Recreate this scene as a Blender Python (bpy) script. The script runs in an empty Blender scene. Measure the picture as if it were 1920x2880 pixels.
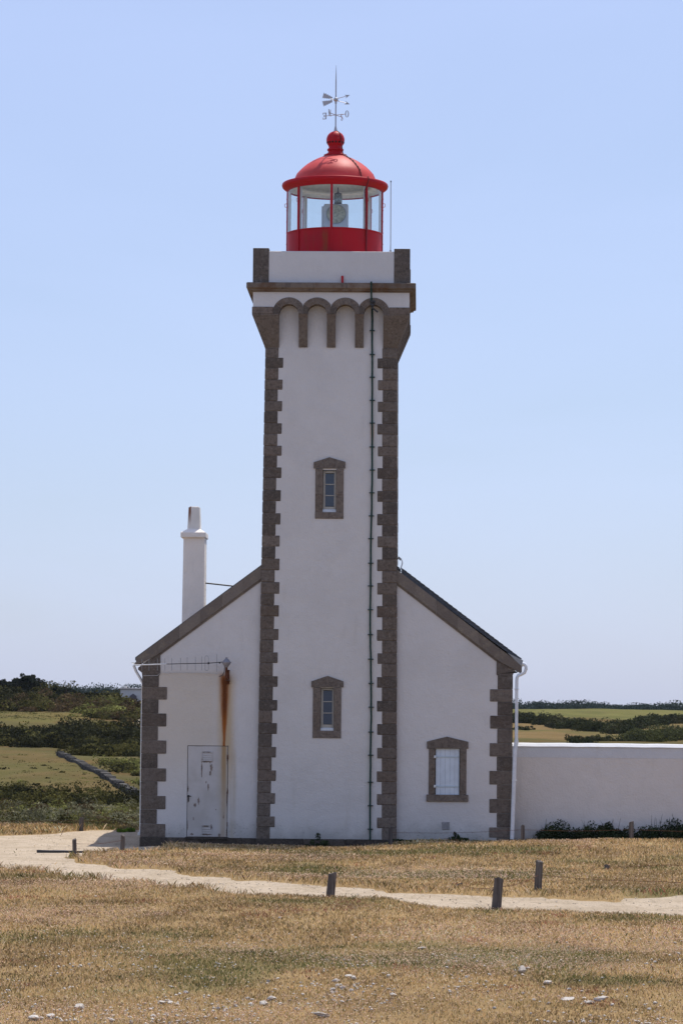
import bpy, math, random
import numpy as np
from mathutils import Vector, Matrix

R = math.radians
random.seed(7)
rng = np.random.default_rng(7)
S = bpy.context.scene
COL = S.collection

# ------------------------------------------------------------------ camera
CAM = Vector((2.46, -83.8, 3.14))
YAW, PITCH, ROLL, FPX = R(1.465), R(3.836), R(0.52), 8800.0
PW, PH = 1920.0, 2880.0
_f = Vector((-math.sin(YAW) * math.cos(PITCH), math.cos(YAW) * math.cos(PITCH), math.sin(PITCH)))
_r0 = Vector((math.cos(YAW), math.sin(YAW), 0))
_u0 = _r0.cross(_f)
_r = _r0 * math.cos(ROLL) + _u0 * math.sin(ROLL)
_u = _u0 * math.cos(ROLL) - _r0 * math.sin(ROLL)
cd = bpy.data.cameras.new('camera')
cam = bpy.data.objects.new('camera', cd)
COL.objects.link(cam)
cd.sensor_fit = 'VERTICAL'
cd.sensor_height = 36
cd.sensor_width = 36
cd.lens = FPX / PH * 36
cd.clip_start, cd.clip_end = 0.5, 20000
cam.matrix_world = Matrix(((_r.x, _u.x, -_f.x, CAM.x), (_r.y, _u.y, -_f.y, CAM.y),
                           (_r.z, _u.z, -_f.z, CAM.z), (0, 0, 0, 1)))
S.camera = cam

# ------------------------------------------------------------------ sky, sun, exposure
SUN_EL, SUN_AZ = R(64.0), R(24.4)          # azimuth clockwise from +Y
w = bpy.data.worlds.new('World')
S.world = w
w.use_nodes = True
wn = w.node_tree
bg = wn.nodes['Background']
sky = wn.nodes.new('ShaderNodeTexSky')
sky.sky_type = 'NISHITA'
sky.sun_disc = False
sky.sun_elevation = SUN_EL
sky.sun_rotation = SUN_AZ
sky.altitude = 0
sky.air_density = 1.0
sky.dust_density = 1.0
sky.ozone_density = 4.0
# a thin high veil of cirrus whitens the whole dome; very faint streaks in it
tc = wn.nodes.new('ShaderNodeTexCoord')
mp = wn.nodes.new('ShaderNodeMapping')
mp.inputs['Scale'].default_value = (5, 5, 16)
mp.inputs['Rotation'].default_value = (0, 0.35, 0)
wn.links.new(tc.outputs['Generated'], mp.inputs[0])
nz = wn.nodes.new('ShaderNodeTexNoise')
nz.inputs['Scale'].default_value = 1.0
nz.inputs['Detail'].default_value = 5
nz.inputs['Distortion'].default_value = 0.6
wn.links.new(mp.outputs[0], nz.inputs['Vector'])
vr = wn.nodes.new('ShaderNodeMapRange')
vr.inputs[1].default_value = 0.35; vr.inputs[2].default_value = 0.7
vr.inputs[3].default_value = 0.385; vr.inputs[4].default_value = 0.46
wn.links.new(nz.outputs[0], vr.inputs[0])
veil = wn.nodes.new('ShaderNodeMix')
veil.data_type = 'RGBA'
wn.links.new(vr.outputs[0], veil.inputs[0])
wn.links.new(sky.outputs[0], veil.inputs[6])
veil.inputs[7].default_value = (7.45, 8.68, 13.3, 1)
wn.links.new(veil.outputs[2], bg.inputs[0])
bg.inputs[1].default_value = 0.1
sl = bpy.data.lights.new('sun', 'SUN')
sl.energy = 5.0
sl.angle = R(0.5)
sl.color = (1.0, 0.94, 0.85)
so = bpy.data.objects.new('sun', sl)
COL.objects.link(so)
sd = Vector((math.sin(SUN_AZ) * math.cos(SUN_EL), math.cos(SUN_AZ) * math.cos(SUN_EL), math.sin(SUN_EL)))
so.rotation_euler = sd.to_track_quat('Z', 'Y').to_euler()
so.location = (30, 40, 60)
S.view_settings.view_transform = 'Standard'
S.view_settings.look = 'None'
S.view_settings.exposure = 0.0
S.view_settings.gamma = 1.0
S.view_settings.use_curve_mapping = False


# ------------------------------------------------------------------ pixel of the photo -> point of the place
def ray(px, py):
    return _f * FPX + _r * (px - PW / 2) - _u * (py - PH / 2)


def at(px, py, Y=0.0):
    d = ray(px, py)
    t = (Y - CAM.y) / d.y
    return CAM + d * t


def F(px, py, Y=0.0):
    p = at(px, py, Y)
    return (p.x, p.z)


def gpt(px, py, z=0.0):
    d = ray(px, py)
    t = (z - CAM.z) / d.z
    p = CAM + d * t
    return (p.x, p.y)


# ------------------------------------------------------------------ numpy noise
def _hash(ix, iy, seed):
    h = (ix.astype(np.int64) * 374761393 + iy.astype(np.int64) * 668265263 + seed * 1442695041) & 0xFFFFFFFF
    h = ((h ^ (h >> 13)) * 1274126177) & 0xFFFFFFFF
    return ((h ^ (h >> 16)) & 0xFFFF) / 65535.0


def vnoise(x, y, seed=0):
    x = np.asarray(x, float); y = np.asarray(y, float)
    ix, iy = np.floor(x), np.floor(y)
    fx, fy = x - ix, y - iy
    fx = fx * fx * (3 - 2 * fx); fy = fy * fy * (3 - 2 * fy)
    a = _hash(ix, iy, seed); b = _hash(ix + 1, iy, seed)
    c = _hash(ix, iy + 1, seed); d = _hash(ix + 1, iy + 1, seed)
    return (a * (1 - fx) + b * fx) * (1 - fy) + (c * (1 - fx) + d * fx) * fy


def fbm(x, y, seed=0, o=4):
    s, amp, t = 0, 1.0, 0
    for i in range(o):
        s = s + amp * vnoise(np.asarray(x) * 2 ** i, np.asarray(y) * 2 ** i, seed + i * 17)
        t += amp
        amp *= 0.5
    return s / t


def sstep(a, b, x):
    t = np.clip((np.asarray(x, float) - a) / (b - a), 0, 1)
    return t * t * (3 - 2 * t)


# ------------------------------------------------------------------ material helper
class Mt:
    def __init__(s, name, rough=0.8, spec=0.3):
        s.m = bpy.data.materials.new(name)
        s.m.use_nodes = True
        s.n = s.m.node_tree.nodes
        s.l = s.m.node_tree.links
        s.b = s.n['Principled BSDF']
        s.b.inputs['Roughness'].default_value = rough
        s.b.inputs['Specular IOR Level'].default_value = spec
        s._pos = None

    def put(s, inp, v):
        if isinstance(v, bpy.types.NodeSocket):
            s.l.new(v, inp)
        elif isinstance(v, (tuple, list)):
            inp.default_value = tuple(v) + ((1,) if len(v) == 3 and inp.type == 'RGBA' else ())
        else:
            inp.default_value = v

    def math(s, op, a, b=0.0, c=0.0, clamp=False):
        n = s.n.new('ShaderNodeMath')
        n.operation = op
        n.use_clamp = clamp
        s.put(n.inputs[0], a); s.put(n.inputs[1], b)
        if len(n.inputs) > 2:
            s.put(n.inputs[2], c)
        return n.outputs[0]

    def add(s, a, b): return s.math('ADD', a, b)
    def sub(s, a, b): return s.math('SUBTRACT', a, b)
    def mul(s, a, b): return s.math('MULTIPLY', a, b)

    def pos(s):
        if s._pos is None:
            g = s.n.new('ShaderNodeNewGeometry')
            x = s.n.new('ShaderNodeSeparateXYZ')
            s.l.new(g.outputs['Position'], x.inputs[0])
            s._pos = (g.outputs['Position'], x.outputs[0], x.outputs[1], x.outputs[2])
            s.geo = g
        return s._pos

    def scaled(s, v):
        n = s.n.new('ShaderNodeVectorMath')
        n.operation = 'MULTIPLY'
        s.l.new(s.pos()[0], n.inputs[0])
        n.inputs[1].default_value = v
        return n.outputs[0]

    def noise(s, scale, detail=4, rough=0.55, stretch=None, dist=0.0):
        n = s.n.new('ShaderNodeTexNoise')
        n.inputs['Scale'].default_value = scale
        n.inputs['Detail'].default_value = detail
        n.inputs['Roughness'].default_value = rough
        n.inputs['Distortion'].default_value = dist
        s.l.new(s.scaled(stretch) if stretch else s.pos()[0], n.inputs['Vector'])
        return n.outputs['Fac']

    def ss(s, x, a, b, lo=0.0, hi=1.0):
        n = s.n.new('ShaderNodeMapRange')
        n.interpolation_type = 'SMOOTHSTEP'
        s.put(n.inputs[0], x); s.put(n.inputs[1], a); s.put(n.inputs[2], b)
        s.put(n.inputs[3], lo); s.put(n.inputs[4], hi)
        return n.outputs[0]

    def mix(s, f, a, b):
        n = s.n.new('ShaderNodeMix')
        n.data_type = 'RGBA'
        s.put(n.inputs[0], f); s.put(n.inputs[6], a); s.put(n.inputs[7], b)
        return n.outputs[2]

    def island(s):
        s.pos()
        return s.geo.outputs['Random Per Island']

    def attr(s, name):
        n = s.n.new('ShaderNodeAttribute')
        n.attribute_name = name
        return n.outputs['Color']

    def bump(s, h, strength=0.3, dist=0.02):
        n = s.n.new('ShaderNodeBump')
        n.inputs['Strength'].default_value = strength
        n.inputs['Distance'].default_value = dist
        s.put(n.inputs['Height'], h)
        s.l.new(n.outputs[0], s.b.inputs['Normal'])

    def col(s, c):
        s.put(s.b.inputs['Base Color'], c)
        return s


def plaster(name, base=(0.605, 0.578, 0.55), extra=None):
    m = Mt(name, 0.9, 0.15)
    c = m.mix(m.ss(m.noise(0.55, 6, .65), 0.35, 0.7), tuple(v * 1.03 for v in base), tuple(v * 0.95 for v in base))
    c = m.mix(m.mul(m.ss(m.noise(2.4, 6, .7), 0.5, 0.7), .2), c, tuple(v * 0.88 for v in base))
    c = m.mix(m.mul(m.ss(m.noise(7, 5, .7, (1, 1, .35)), 0.52, 0.7), .2), c, tuple(v * 1.10 for v in base))
    c = m.mix(m.mul(m.ss(m.noise(3.0, 5, 0.65, (1, 1, 0.16)), 0.55, 0.78), 0.22), c, (0.42, 0.385, 0.32))
    c = m.mix(m.mul(m.ss(m.noise(40, 2), 0.66, 0.74), 0.25), c, (0.33, 0.31, 0.29))
    # grime creeping up from the ground
    lo = m.mul(m.ss(m.add(m.pos()[3], m.mul(m.noise(2.5, 5), 0.9)), 1.0, 0.35), 0.6)
    c = m.mix(lo, c, (0.30, 0.29, 0.26))
    c = m.mix(m.mul(m.ss(m.noise(20, 5, .8), .56, .66), m.ss(m.pos()[3], .75, .1, 0, .7)), c, (0.12, 0.12, 0.10))
    if extra:
        c = extra(m, c)
    m.col(c)
    m.bump(m.add(m.noise(26, 4), m.mul(m.noise(2.2, 4), 3.0)), 0.55, 0.02)
    return m.m


def granite(name, dark=1.0):
    m = Mt(name, 0.88, 0.2)
    i = m.island()
    k = lambda t: (t[0] * dark * .60, t[1] * dark * .54, t[2] * dark * .49)
    c = m.mix(m.ss(i, 0.0, 1.0), k((0.13, 0.118, 0.108)), k((0.33, 0.295, 0.265)))
    c = m.mix(m.mul(m.ss(m.math('FRACT', m.mul(i, 7.31)), 0.6, 1.0), 0.5), c, k((0.24, 0.175, 0.13)))
    c = m.mix(m.mul(m.ss(m.noise(1.6, 5), 0.4, 0.72), .5), c, k((0.20, 0.165, 0.125)))
    c = m.mix(m.mul(m.ss(m.noise(13, 5, .75), 0.46, 0.62), .6), c, k((0.085, 0.078, 0.072)))
    c = m.mix(m.mul(m.ss(m.noise(17, 5, .75, (1.1, 1, .9)), 0.54, 0.68), .6), c, k((0.46, 0.42, 0.38)))
    c = m.mix(m.mul(m.ss(m.noise(5, 5, 0.7), 0.52, 0.72), 0.6), c, k((0.33, 0.32, 0.30)))
    c = m.mix(m.mul(m.ss(m.noise(70, 3, 0.7), 0.50, 0.66), 0.55), c, k((0.40, 0.37, 0.34)))
    c = m.mix(m.mul(m.ss(m.noise(55, 3, 0.7, (1.3, 1, 0.9)), 0.56, 0.68), 0.7), c, k((0.075, 0.068, 0.064)))
    m.col(c)
    m.bump(m.add(m.noise(45, 4, 0.7), m.mul(m.noise(7, 4), 1.5)), 0.6, 0.015)
    return m.m


def flat(name, c, rough=0.5, spec=0.4, metal=0.0, var=0.12, vs=9):
    m = Mt(name, rough, spec)
    m.b.inputs['Metallic'].default_value = metal
    m.col(m.mix(m.ss(m.noise(vs, 4), 0.35, 0.7), c, tuple(v * (1 - var) for v in c)))
    return m.m


def red_paint(name, ca=(0.46, 0.010, 0.017), cb=(0.37, 0.014, 0.020), sp=0.14):
    m = Mt(name, 0.5, sp)
    c = m.mix(m.ss(m.noise(1.4, 4), 0.35, 0.7), ca, cb)
    z = m.pos()[3]
    streak = m.mul(m.ss(m.noise(2.6, 4, 0.6, (1, 1, 0.10)), 0.58, 0.70), m.ss(z, LZ['sill'] + 0.05, LZ['sill'] - 0.25))
    c = m.mix(m.mul(streak, 0.75), c, (0.22, 0.065, 0.018))
    c = m.mix(m.mul(m.ss(m.noise(3.4, 4, 0.7, (1, 1, 0.14)), 0.66, 0.74), m.ss(z, LZ['sill'], LZ['sill'] - 0.2)), c, (0.04, 0.012, 0.01))
    m.col(c)
    m.bump(m.noise(12, 3), 0.08, 0.01)
    return m.m


# ------------------------------------------------------------------ mesh helper
ORG = {}


class MB:
    def __init__(s):
        s.v = []; s.f = []; s.sm = []

    def add(s, vs, fs, smooth=False):
        o = len(s.v)
        s.v += [tuple(v) for v in vs]
        for f in fs:
            s.f.append(tuple(i + o for i in f)); s.sm.append(smooth)
        return s

    def hexa(s, p):                        # 0-3 bottom ring, 4-7 top ring (counter-clockwise from above)
        return s.add(p, [(3, 2, 1, 0), (4, 5, 6, 7), (0, 1, 5, 4), (1, 2, 6, 5), (2, 3, 7, 6), (3, 0, 4, 7)])

    def box(s, x0, x1, y0, y1, z0, z1):
        return s.hexa([(x0, y0, z0), (x1, y0, z0), (x1, y1, z0), (x0, y1, z0),
                       (x0, y0, z1), (x1, y0, z1), (x1, y1, z1), (x0, y1, z1)])

    def cbox(s, x0, x1, y0, y1, z0, z1, b=0.01):
        """box with every edge chamfered"""
        vs = []; idx = {}
        X, Y, Z = (x0, x1), (y0, y1), (z0, z1)
        for i in (0, 1):
            for j in (0, 1):
                for k in (0, 1):
                    sx, sy, sz = (1 - 2 * i), (1 - 2 * j), (1 - 2 * k)
                    for a in range(3):
                        p = [X[i], Y[j], Z[k]]
                        for q, sg in enumerate((sx, sy, sz)):
                            if q != a:
                                p[q] += sg * b
                        idx[(i, j, k, a)] = len(vs); vs.append(p)
        fs = []
        for a in range(3):                 # main faces
            o1, o2 = (a + 1) % 3, (a + 2) % 3
            for e in (0, 1):
                ring = []
                for (p, q) in ((0, 0), (1, 0), (1, 1), (0, 1)):
                    c = [0, 0, 0]; c[a] = e; c[o1] = p; c[o2] = q
                    ring.append(idx[tuple(c) + (a,)])
                fs.append(ring if e else ring[::-1])
        for a in range(3):                 # edge chamfers along axis a
            o1, o2 = (a + 1) % 3, (a + 2) % 3
            for p in (0, 1):
                for q in (0, 1):
                    c0 = [0, 0, 0]; c0[o1] = p; c0[o2] = q; c1 = list(c0); c1[a] = 1
                    f = [idx[tuple(c0) + (o1,)], idx[tuple(c1) + (o1,)], idx[tuple(c1) + (o2,)], idx[tuple(c0) + (o2,)]]
                    fs.append(f if (p + q) % 2 == 0 else f[::-1])
        for i in (0, 1):
            for j in (0, 1):
                for k in (0, 1):
                    f = [idx[(i, j, k, 0)], idx[(i, j, k, 1)], idx[(i, j, k, 2)]]
                    fs.append(f)
        return s.add(vs, fs)

    def prism(s, poly, y0, y1, axis='y'):
        """polygon given as (x, z) pushed from y0 to y1 (or as (y, z) pushed along x)"""
        n = len(poly)
        mk = (lambda p, t: (p[0], t, p[1])) if axis == 'y' else (lambda p, t: (t, p[0], p[1]))
        vs = [mk(p, y0) for p in poly] + [mk(p, y1) for p in poly]
        fs = [tuple(range(n)), tuple(range(2 * n - 1, n - 1, -1))]
        fs += [(i, (i + 1) % n + 0, (i + 1) % n + n, i + n) for i in range(n)]
        return s.add(vs, fs)

    def tube(s, pts, r, n=8, cap=True):
        pts = [Vector(p) for p in pts]
        rs = r if isinstance(r, (list, tuple)) else [r] * len(pts)
        vs = []; fs = []
        up = Vector((0.123, 0.456, 0.88)).normalized()
        for i, p in enumerate(pts):
            d = (pts[min(i + 1, len(pts) - 1)] - pts[max(i - 1, 0)]).normalized()
            a = d.cross(up)
            if a.length < 0.05:
                a = d.cross(Vector((1, 0, 0)))
            a.normalize(); b = d.cross(a)
            for k in range(n):
                t = 2 * math.pi * k / n
                vs.append(p + (a * math.cos(t) + b * math.sin(t)) * rs[i])
        for i in range(len(pts) - 1):
            for k in range(n):
                fs.append((i * n + k, i * n + (k + 1) % n, (i + 1) * n + (k + 1) % n, (i + 1) * n + k))
        if cap:
            fs.append(tuple(range(n))[::-1]); fs.append(tuple((len(pts) - 1) * n + k for k in range(n)))
        return s.add(vs, fs, True)

    def lathe(s, prof, cx, cy, n=48, cap=False, a0=0.0, a1=2 * math.pi):
        full = abs(a1 - a0 - 2 * math.pi) < 1e-6
        m = n if full else n + 1
        vs = []; fs = []
        for (r, z) in prof:
            for k in range(m):
                t = a0 + (a1 - a0) * k / n
                vs.append((cx + r * math.sin(t), cy - r * math.cos(t), z))
        for i in range(len(prof) - 1):
            for k in range(n):
                k2 = (k + 1) % m
                fs.append((i * m + k, i * m + k2, (i + 1) * m + k2, (i + 1) * m + k))
        if cap and full:
            fs.append(tuple(range(m))[::-1]); fs.append(tuple((len(prof) - 1) * m + k for k in range(m)))
        return s.add(vs, fs, True)

    def ball(s, c, r, n=16, sx=1, sy=1, sz=1):
        prof = [(max(1e-4, math.sin(math.pi * i / n)), -math.cos(math.pi * i / n)) for i in range(n + 1)]
        o = len(s.v)
        s.lathe(prof, 0, 0, n * 2)
        for i in range(o, len(s.v)):
            v = s.v[i]
            s.v[i] = (c[0] + v[0] * r * sx, c[1] + v[1] * r * sy, c[2] + v[2] * r * sz)
        return s

    def build(s, name, mat, parent=None, fix=True):
        root = parent
        while root is not None and root.parent is not None:
            root = root.parent
        o3 = ORG.get(root.name, (0, 0, 0)) if root else (0, 0, 0)
        me = bpy.data.meshes.new(name)
        me.from_pydata([(v[0] - o3[0], v[1] - o3[1], v[2] - o3[2]) for v in s.v], [], s.f)
        me.materials.append(mat)
        if any(s.sm):
            me.polygons.foreach_set('use_smooth', s.sm)
            me.set_sharp_from_angle(angle=R(38))
        if fix:
            import bmesh
            bm = bmesh.new(); bm.from_mesh(me)
            bmesh.ops.recalc_face_normals(bm, faces=bm.faces)
            bm.to_mesh(me); bm.free()
        me.update()
        o = bpy.data.objects.new(name, me)
        COL.objects.link(o)
        if parent:
            o.parent = parent
        return o


def tag(o, label=None, cat=None, group=None, kind=None):
    if label: o['label'] = label
    if cat: o['category'] = cat
    if group: o['group'] = group
    if kind: o['kind'] = kind
    return o


def thing(name, loc, label, cat, group=None):
    o = bpy.data.objects.new(name, None)
    o.empty_display_size = 0.3
    COL.objects.link(o)
    o.location = loc
    ORG[o.name] = tuple(loc)
    return tag(o, label, cat, group)


def npmesh(name, verts, faces, mat, col=None, smooth=False, kind=None):
    """faces: (n, 3 or 4) array of vertex ids; col: colour per vertex"""
    me = bpy.data.meshes.new(name)
    k = faces.shape[1]
    me.vertices.add(len(verts)); me.vertices.foreach_set('co', np.ascontiguousarray(verts, np.float32).ravel())
    me.loops.add(faces.size); me.loops.foreach_set('vertex_index', np.ascontiguousarray(faces, np.int32).ravel())
    me.polygons.add(len(faces))
    me.polygons.foreach_set('loop_start', np.arange(0, faces.size, k, dtype=np.int32))
    me.polygons.foreach_set('loop_total', np.full(len(faces), k, np.int32))
    if smooth:
        me.polygons.foreach_set('use_smooth', np.ones(len(faces), bool))
    me.update(calc_edges=True)
    if col is not None:
        a = me.color_attributes.new('tint', 'FLOAT_COLOR', 'POINT')
        c4 = np.ones((len(verts), 4), np.float32); c4[:, :3] = col
        a.data.foreach_set('color', c4.ravel())
    me.materials.append(mat)
    o = bpy.data.objects.new(name, me)
    COL.objects.link(o)
    if kind: o['kind'] = kind
    return o


# ------------------------------------------------------------------ the ground
up_edge = [(184, 2419), (245, 2433), (318, 2440), (392, 2446), (477, 2451), (551, 2464), (612, 2469), (673, 2478), (735, 2479),
           (814, 2488), (875, 2495), (960, 2499), (1070, 2509), (1205, 2519), (1303, 2523), (1413, 2531), (1499, 2532),
           (1621, 2539), (1719, 2542), (1817, 2534), (1935, 2531), (2300, 2520), (3000, 2505)]
lo_edge = [(3000, 2600), (2300, 2580), (1935, 2567), (1756, 2562), (1609, 2556), (1486, 2554), (1382, 2556), (1303, 2555), (1241, 2552), (1156, 2537),
           (1070, 2528), (960, 2525), (857, 2522), (735, 2516), (612, 2506), (551, 2497), (477, 2491), (380, 2476),
           (318, 2470), (214, 2457), (104, 2442), (0, 2433), (-600, 2400)]
pz_edge = [(-600, 2366), (0, 2352), (41, 2351), (159, 2347), (271, 2338), (395, 2336), (470, 2337), (470, 2392), (330, 2396), (220, 2409)]
PATH = np.array([gpt(x, y, -0.03) for x, y in up_edge] + [gpt(x, y, 0.008) for x, y in lo_edge] + [gpt(x, y, -0.02) for x, y in pz_edge])


_up = np.array([gpt(x, y, -0.03) for x, y in up_edge])
UPX, UPY = _up[:, 0], _up[:, 1]


def poly_sd(X, Y, P):
    """signed distance to polygon P, negative inside"""
    X = np.asarray(X, float); Y = np.asarray(Y, float)
    d = np.full(X.shape, 1e9); inside = np.zeros(X.shape, bool)
    n = len(P)
    for i in range(n):
        ax, ay = P[i]; bx, by = P[(i + 1) % n]
        ex, ey = bx - ax, by - ay
        t = np.clip(((X - ax) * ex + (Y - ay) * ey) / (ex * ex + ey * ey), 0, 1)
        d = np.minimum(d, (X - ax - t * ex) ** 2 + (Y - ay - t * ey) ** 2)
        c = ((ay > Y) != (by > Y))
        with np.errstate(divide='ignore', invalid='ignore'):
            xi = ax + (Y - ay) / (by - ay if by != ay else 1e-9) * ex
        inside ^= c & (X < xi)
    d = np.sqrt(d)
    return np.where(inside, -d, d)


def path_sd(X, Y):
    return poly_sd(X, Y, PATH) + (fbm(np.asarray(X) * 1.3, np.asarray(Y) * 0.7, 5, 4) - 0.5) * 0.9


# depth profiles of the land beyond: (distance, height of that ground as a row of the photograph)
PL = np.array([(93, 2340), (97, 2356), (110, 2365), (125, 2352), (150, 2290), (168, 2245), (185, 2205), (215, 2150), (240, 2118),
               (262, 2090), (290, 2050), (310, 2022), (335, 1998), (380, 1976), (430, 1966), (520, 1964), (700, 1966), (1200, 1972), (4000, 1990)], float)
PR = np.array([(93, 2352), (100, 2345), (120, 2290), (150, 2200), (190, 2130), (230, 2096), (270, 2084), (330, 2056), (390, 2036),
               (450, 2016), (520, 1998), (600, 1992), (800, 1994), (1200, 1994), (4000, 2000)], float)


def far_h(X, Y):
    d = np.maximum(np.asarray(Y) - CAM.y, 1.0)
    t = (np.asarray(X) - CAM.x) / d                      # bearing
    k = sstep(-0.02, 0.03, t)
    yl = np.interp(d, PL[:, 0], PL[:, 1]); yr = np.interp(d, PR[:, 0], PR[:, 1])
    y = yl * (1 - k) + yr * k
    h = CAM.z - (y - 2030.0) * d / FPX
    return h + (fbm(np.asarray(X) * 0.05, np.asarray(Y) * 0.05, 31) - 0.5) * sstep(100, 200, d) * 1.2


def ground_h(X, Y, sdv=None):
    X = np.asarray(X, float); Y = np.asarray(Y, float)
    d = Y - CAM.y
    h = (fbm(X * 0.16, Y * 0.16, 3, 3) - 0.5) * 0.16 + (fbm(X * 0.9, Y * 0.9, 9, 3) - 0.5) * 0.045
    h = h + 0.14 * sstep(3.5, 8, X) * sstep(-9, -2, Y)          # the lawn rises towards the yard wall
    h = h * sstep(0, 3, np.abs(Y - 0) + 0.6)
    if sdv is None:
        sdv = path_sd(X, Y)
    h = h - 0.05 * sstep(0.25, -0.5, sdv)
    m_ = sstep(-0.4, 0.4, Y - np.interp(X, UPX, UPY)) * sstep(-6.0, -3.0, X)
    h = h + 0.05 * m_ * sstep(-0.12, 0.42, sdv) * np.exp(-np.maximum(sdv, 0) / 3.0)
    h = h - 0.22 * sstep(-4.5, -1.6, Y) * sstep(1.6, 0.4, Y) * sstep(2.6, 0.2, X) * sstep(-7.2, -5.6, X)
    k = sstep(91, 98, d)
    return h * (1 - k) + far_h(X, Y) * k


def unroll(px, py):
    dx, dy = px - 960, py - 1440
    c, s_ = math.cos(ROLL), math.sin(ROLL)
    return 960 + dx * c + dy * s_, 1440 - dx * s_ + dy * c


def far_pt(px, py):
    """point of the distant land seen at a pixel of the photograph"""
    ux, uy = unroll(px, py)
    t = (ux - 1185) / FPX
    k = float(sstep(-0.02, 0.03, t))
    ds = np.geomspace(93, 3000, 900)
    y = np.interp(ds, PL[:, 0], PL[:, 1]) * (1 - k) + np.interp(ds, PR[:, 0], PR[:, 1]) * k
    hit = np.nonzero(y <= uy)[0]
    d = ds[hit[0]] if len(hit) else 3000.0
    for q in range(len(ds)):
        if y[q] <= uy and ds[q] > 112:
            d = ds[q]; break
    X = CAM.x + t * d
    Y = CAM.y + d
    return np.array((X, Y, float(far_h(X, Y)))), d


def px_poly_world(poly):
    return np.array([far_pt(x, y)[0][:2] for x, y in poly])


FIELDS = [  # (outline in the photo, colour)
    ([(-200, 1990), (120, 1999), (225, 2003), (262, 2011), (150, 2034), (-200, 2030)], (0.125, 0.100, 0.036)),
    ([(-300, 2100), (90, 2110), (165, 2110), (250, 2165), (345, 2217), (240, 2232), (90, 2214), (-300, 2195)], (0.100, 0.076, 0.032)),
    ([(1300, 1990), (2300, 1988), (2300, 2012), (1770, 2028), (1600, 2022), (1300, 2010)], (0.115, 0.118, 0.040)),
    ([(1300, 2036), (1500, 2034), (1620, 2044), (1775, 2060), (1765, 2084), (1300, 2092)], (0.150, 0.105, 0.048)),
    ([(1850, 2036), (2200, 2032), (2200, 2052), (1900, 2048)], (0.145, 0.11, 0.05)),
]


def make_ground():
    rows = np.concatenate([np.arange(14, 100, 0.27), np.geomspace(100, 700, 330)[1:], np.geomspace(700, 6000, 40)[1:]])
    cols = np.concatenate([np.linspace(-0.9, -0.14, 40)[:-1], np.linspace(-0.14, 0.11, 300), np.linspace(0.11, 0.9, 40)[1:]])
    D, T = np.meshgrid(rows, cols, indexing='ij')
    X = CAM.x + D * T; Y = CAM.y + D
    sdv = path_sd(X, Y)
    Z = ground_h(X, Y, sdv)
    nr, nc = D.shape
    V = np.stack([X, Y, Z], -1).reshape(-1, 3)
    i = np.arange(nr * nc).reshape(nr, nc)
    Fc = np.stack([i[:-1, :-1], i[:-1, 1:], i[1:, 1:], i[1:, :-1]], -1).reshape(-1, 4)
    # colours of the soil and of the far fields
    C = np.empty(X.shape + (3,))
    n1 = fbm(X * 0.7, Y * 0.35, 41)[..., None]
    C[:] = np.array((0.30, 0.205, 0.10)) * (0.75 + 0.5 * n1)
    gp = green_patch(X, Y)[..., None]
    C = C * (1 - gp * 0.7) + np.array((0.105, 0.105, 0.045)) * gp * 0.7
    fk = sstep(96, 118, D)[..., None]
    n2 = fbm(X * 0.12, Y * 0.12, 51)[..., None]
    far = np.array((0.075, 0.072, 0.030)) * (0.6 + 0.8 * n2)
    far[..., 0:1] += 0.03 * sstep(0.5, 0.7, fbm(X * 0.3, Y * 0.3, 52))[..., None]
    C = C * (1 - fk) + far * fk
    for poly, c in FIELDS:
        P = px_poly_world(poly)
        s_ = poly_sd(X, Y, P) + (fbm(X * 0.2, Y * 0.1, 61) - 0.5) * 5
        k = sstep(1.2, -1.2, s_)[..., None]
        v = 0.78 + 0.44 * fbm(X * 0.35, Y * 0.16, 71)[..., None]
        gg = sstep(0.42, 0.64, fbm(X * 0.13, Y * 0.05, 73))[..., None]
        cc = np.array(c) * v * (1 - gg * 0.55) + np.array((0.075, 0.085, 0.03)) * gg * 0.55
        C = C * (1 - k) + cc * k
    m = Mt('dry_turf', 1.0, 0.0)
    c = m.attr('tint')
    c = m.mix(m.mul(m.ss(m.noise(1.1, 5, 0.7, (1, .5, 1)), 0.45, 0.7), .55), c, m.mix(0.6, c, (0.10, 0.085, 0.04)))
    c = m.mix(m.mul(m.ss(m.noise(0.32, 5, 0.7, (1, .5, 1)), 0.48, 0.7), .5), c, m.mix(0.35, c, (0.24, 0.155, 0.09)))
    c = m.mix(m.ss(m.noise(22, 5, 0.7), 0.38, 0.68), c, m.mix(0.18, c, (0.36, 0.26, 0.15)))
    c = m.mix(m.mul(m.ss(m.noise(9, 5, 0.75, (1, 0.4, 1)), 0.5, 0.72), 0.6), c, m.mix(0.72, c, (0.03, 0.022, 0.012)))
    m.col(c)
    m.bump(m.noise(30, 5, 0.7), 0.7, 0.03)
    o = npmesh('ground', V, Fc, m.m, C.reshape(-1, 3), True, 'structure')


GP = [gpt(200, 2628), gpt(470, 2628), gpt(1250, 2700), gpt(1480, 2690), gpt(60, 2640), gpt(1640, 2420), gpt(1890, 2415), gpt(230, 2464), gpt(1690, 2422), gpt(1850, 2440), gpt(60, 2462)]


def green_patch(X, Y):
    g = sstep(0.56, 0.74, fbm(np.asarray(X) * 0.28, np.asarray(Y) * 0.22, 81))
    for (gx, gy) in GP:
        g = np.maximum(g, 0.8 * np.exp(-(((X - gx) / 0.75) ** 2 + ((Y - gy) / 1.1) ** 2)))
    return g


make_ground()


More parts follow.
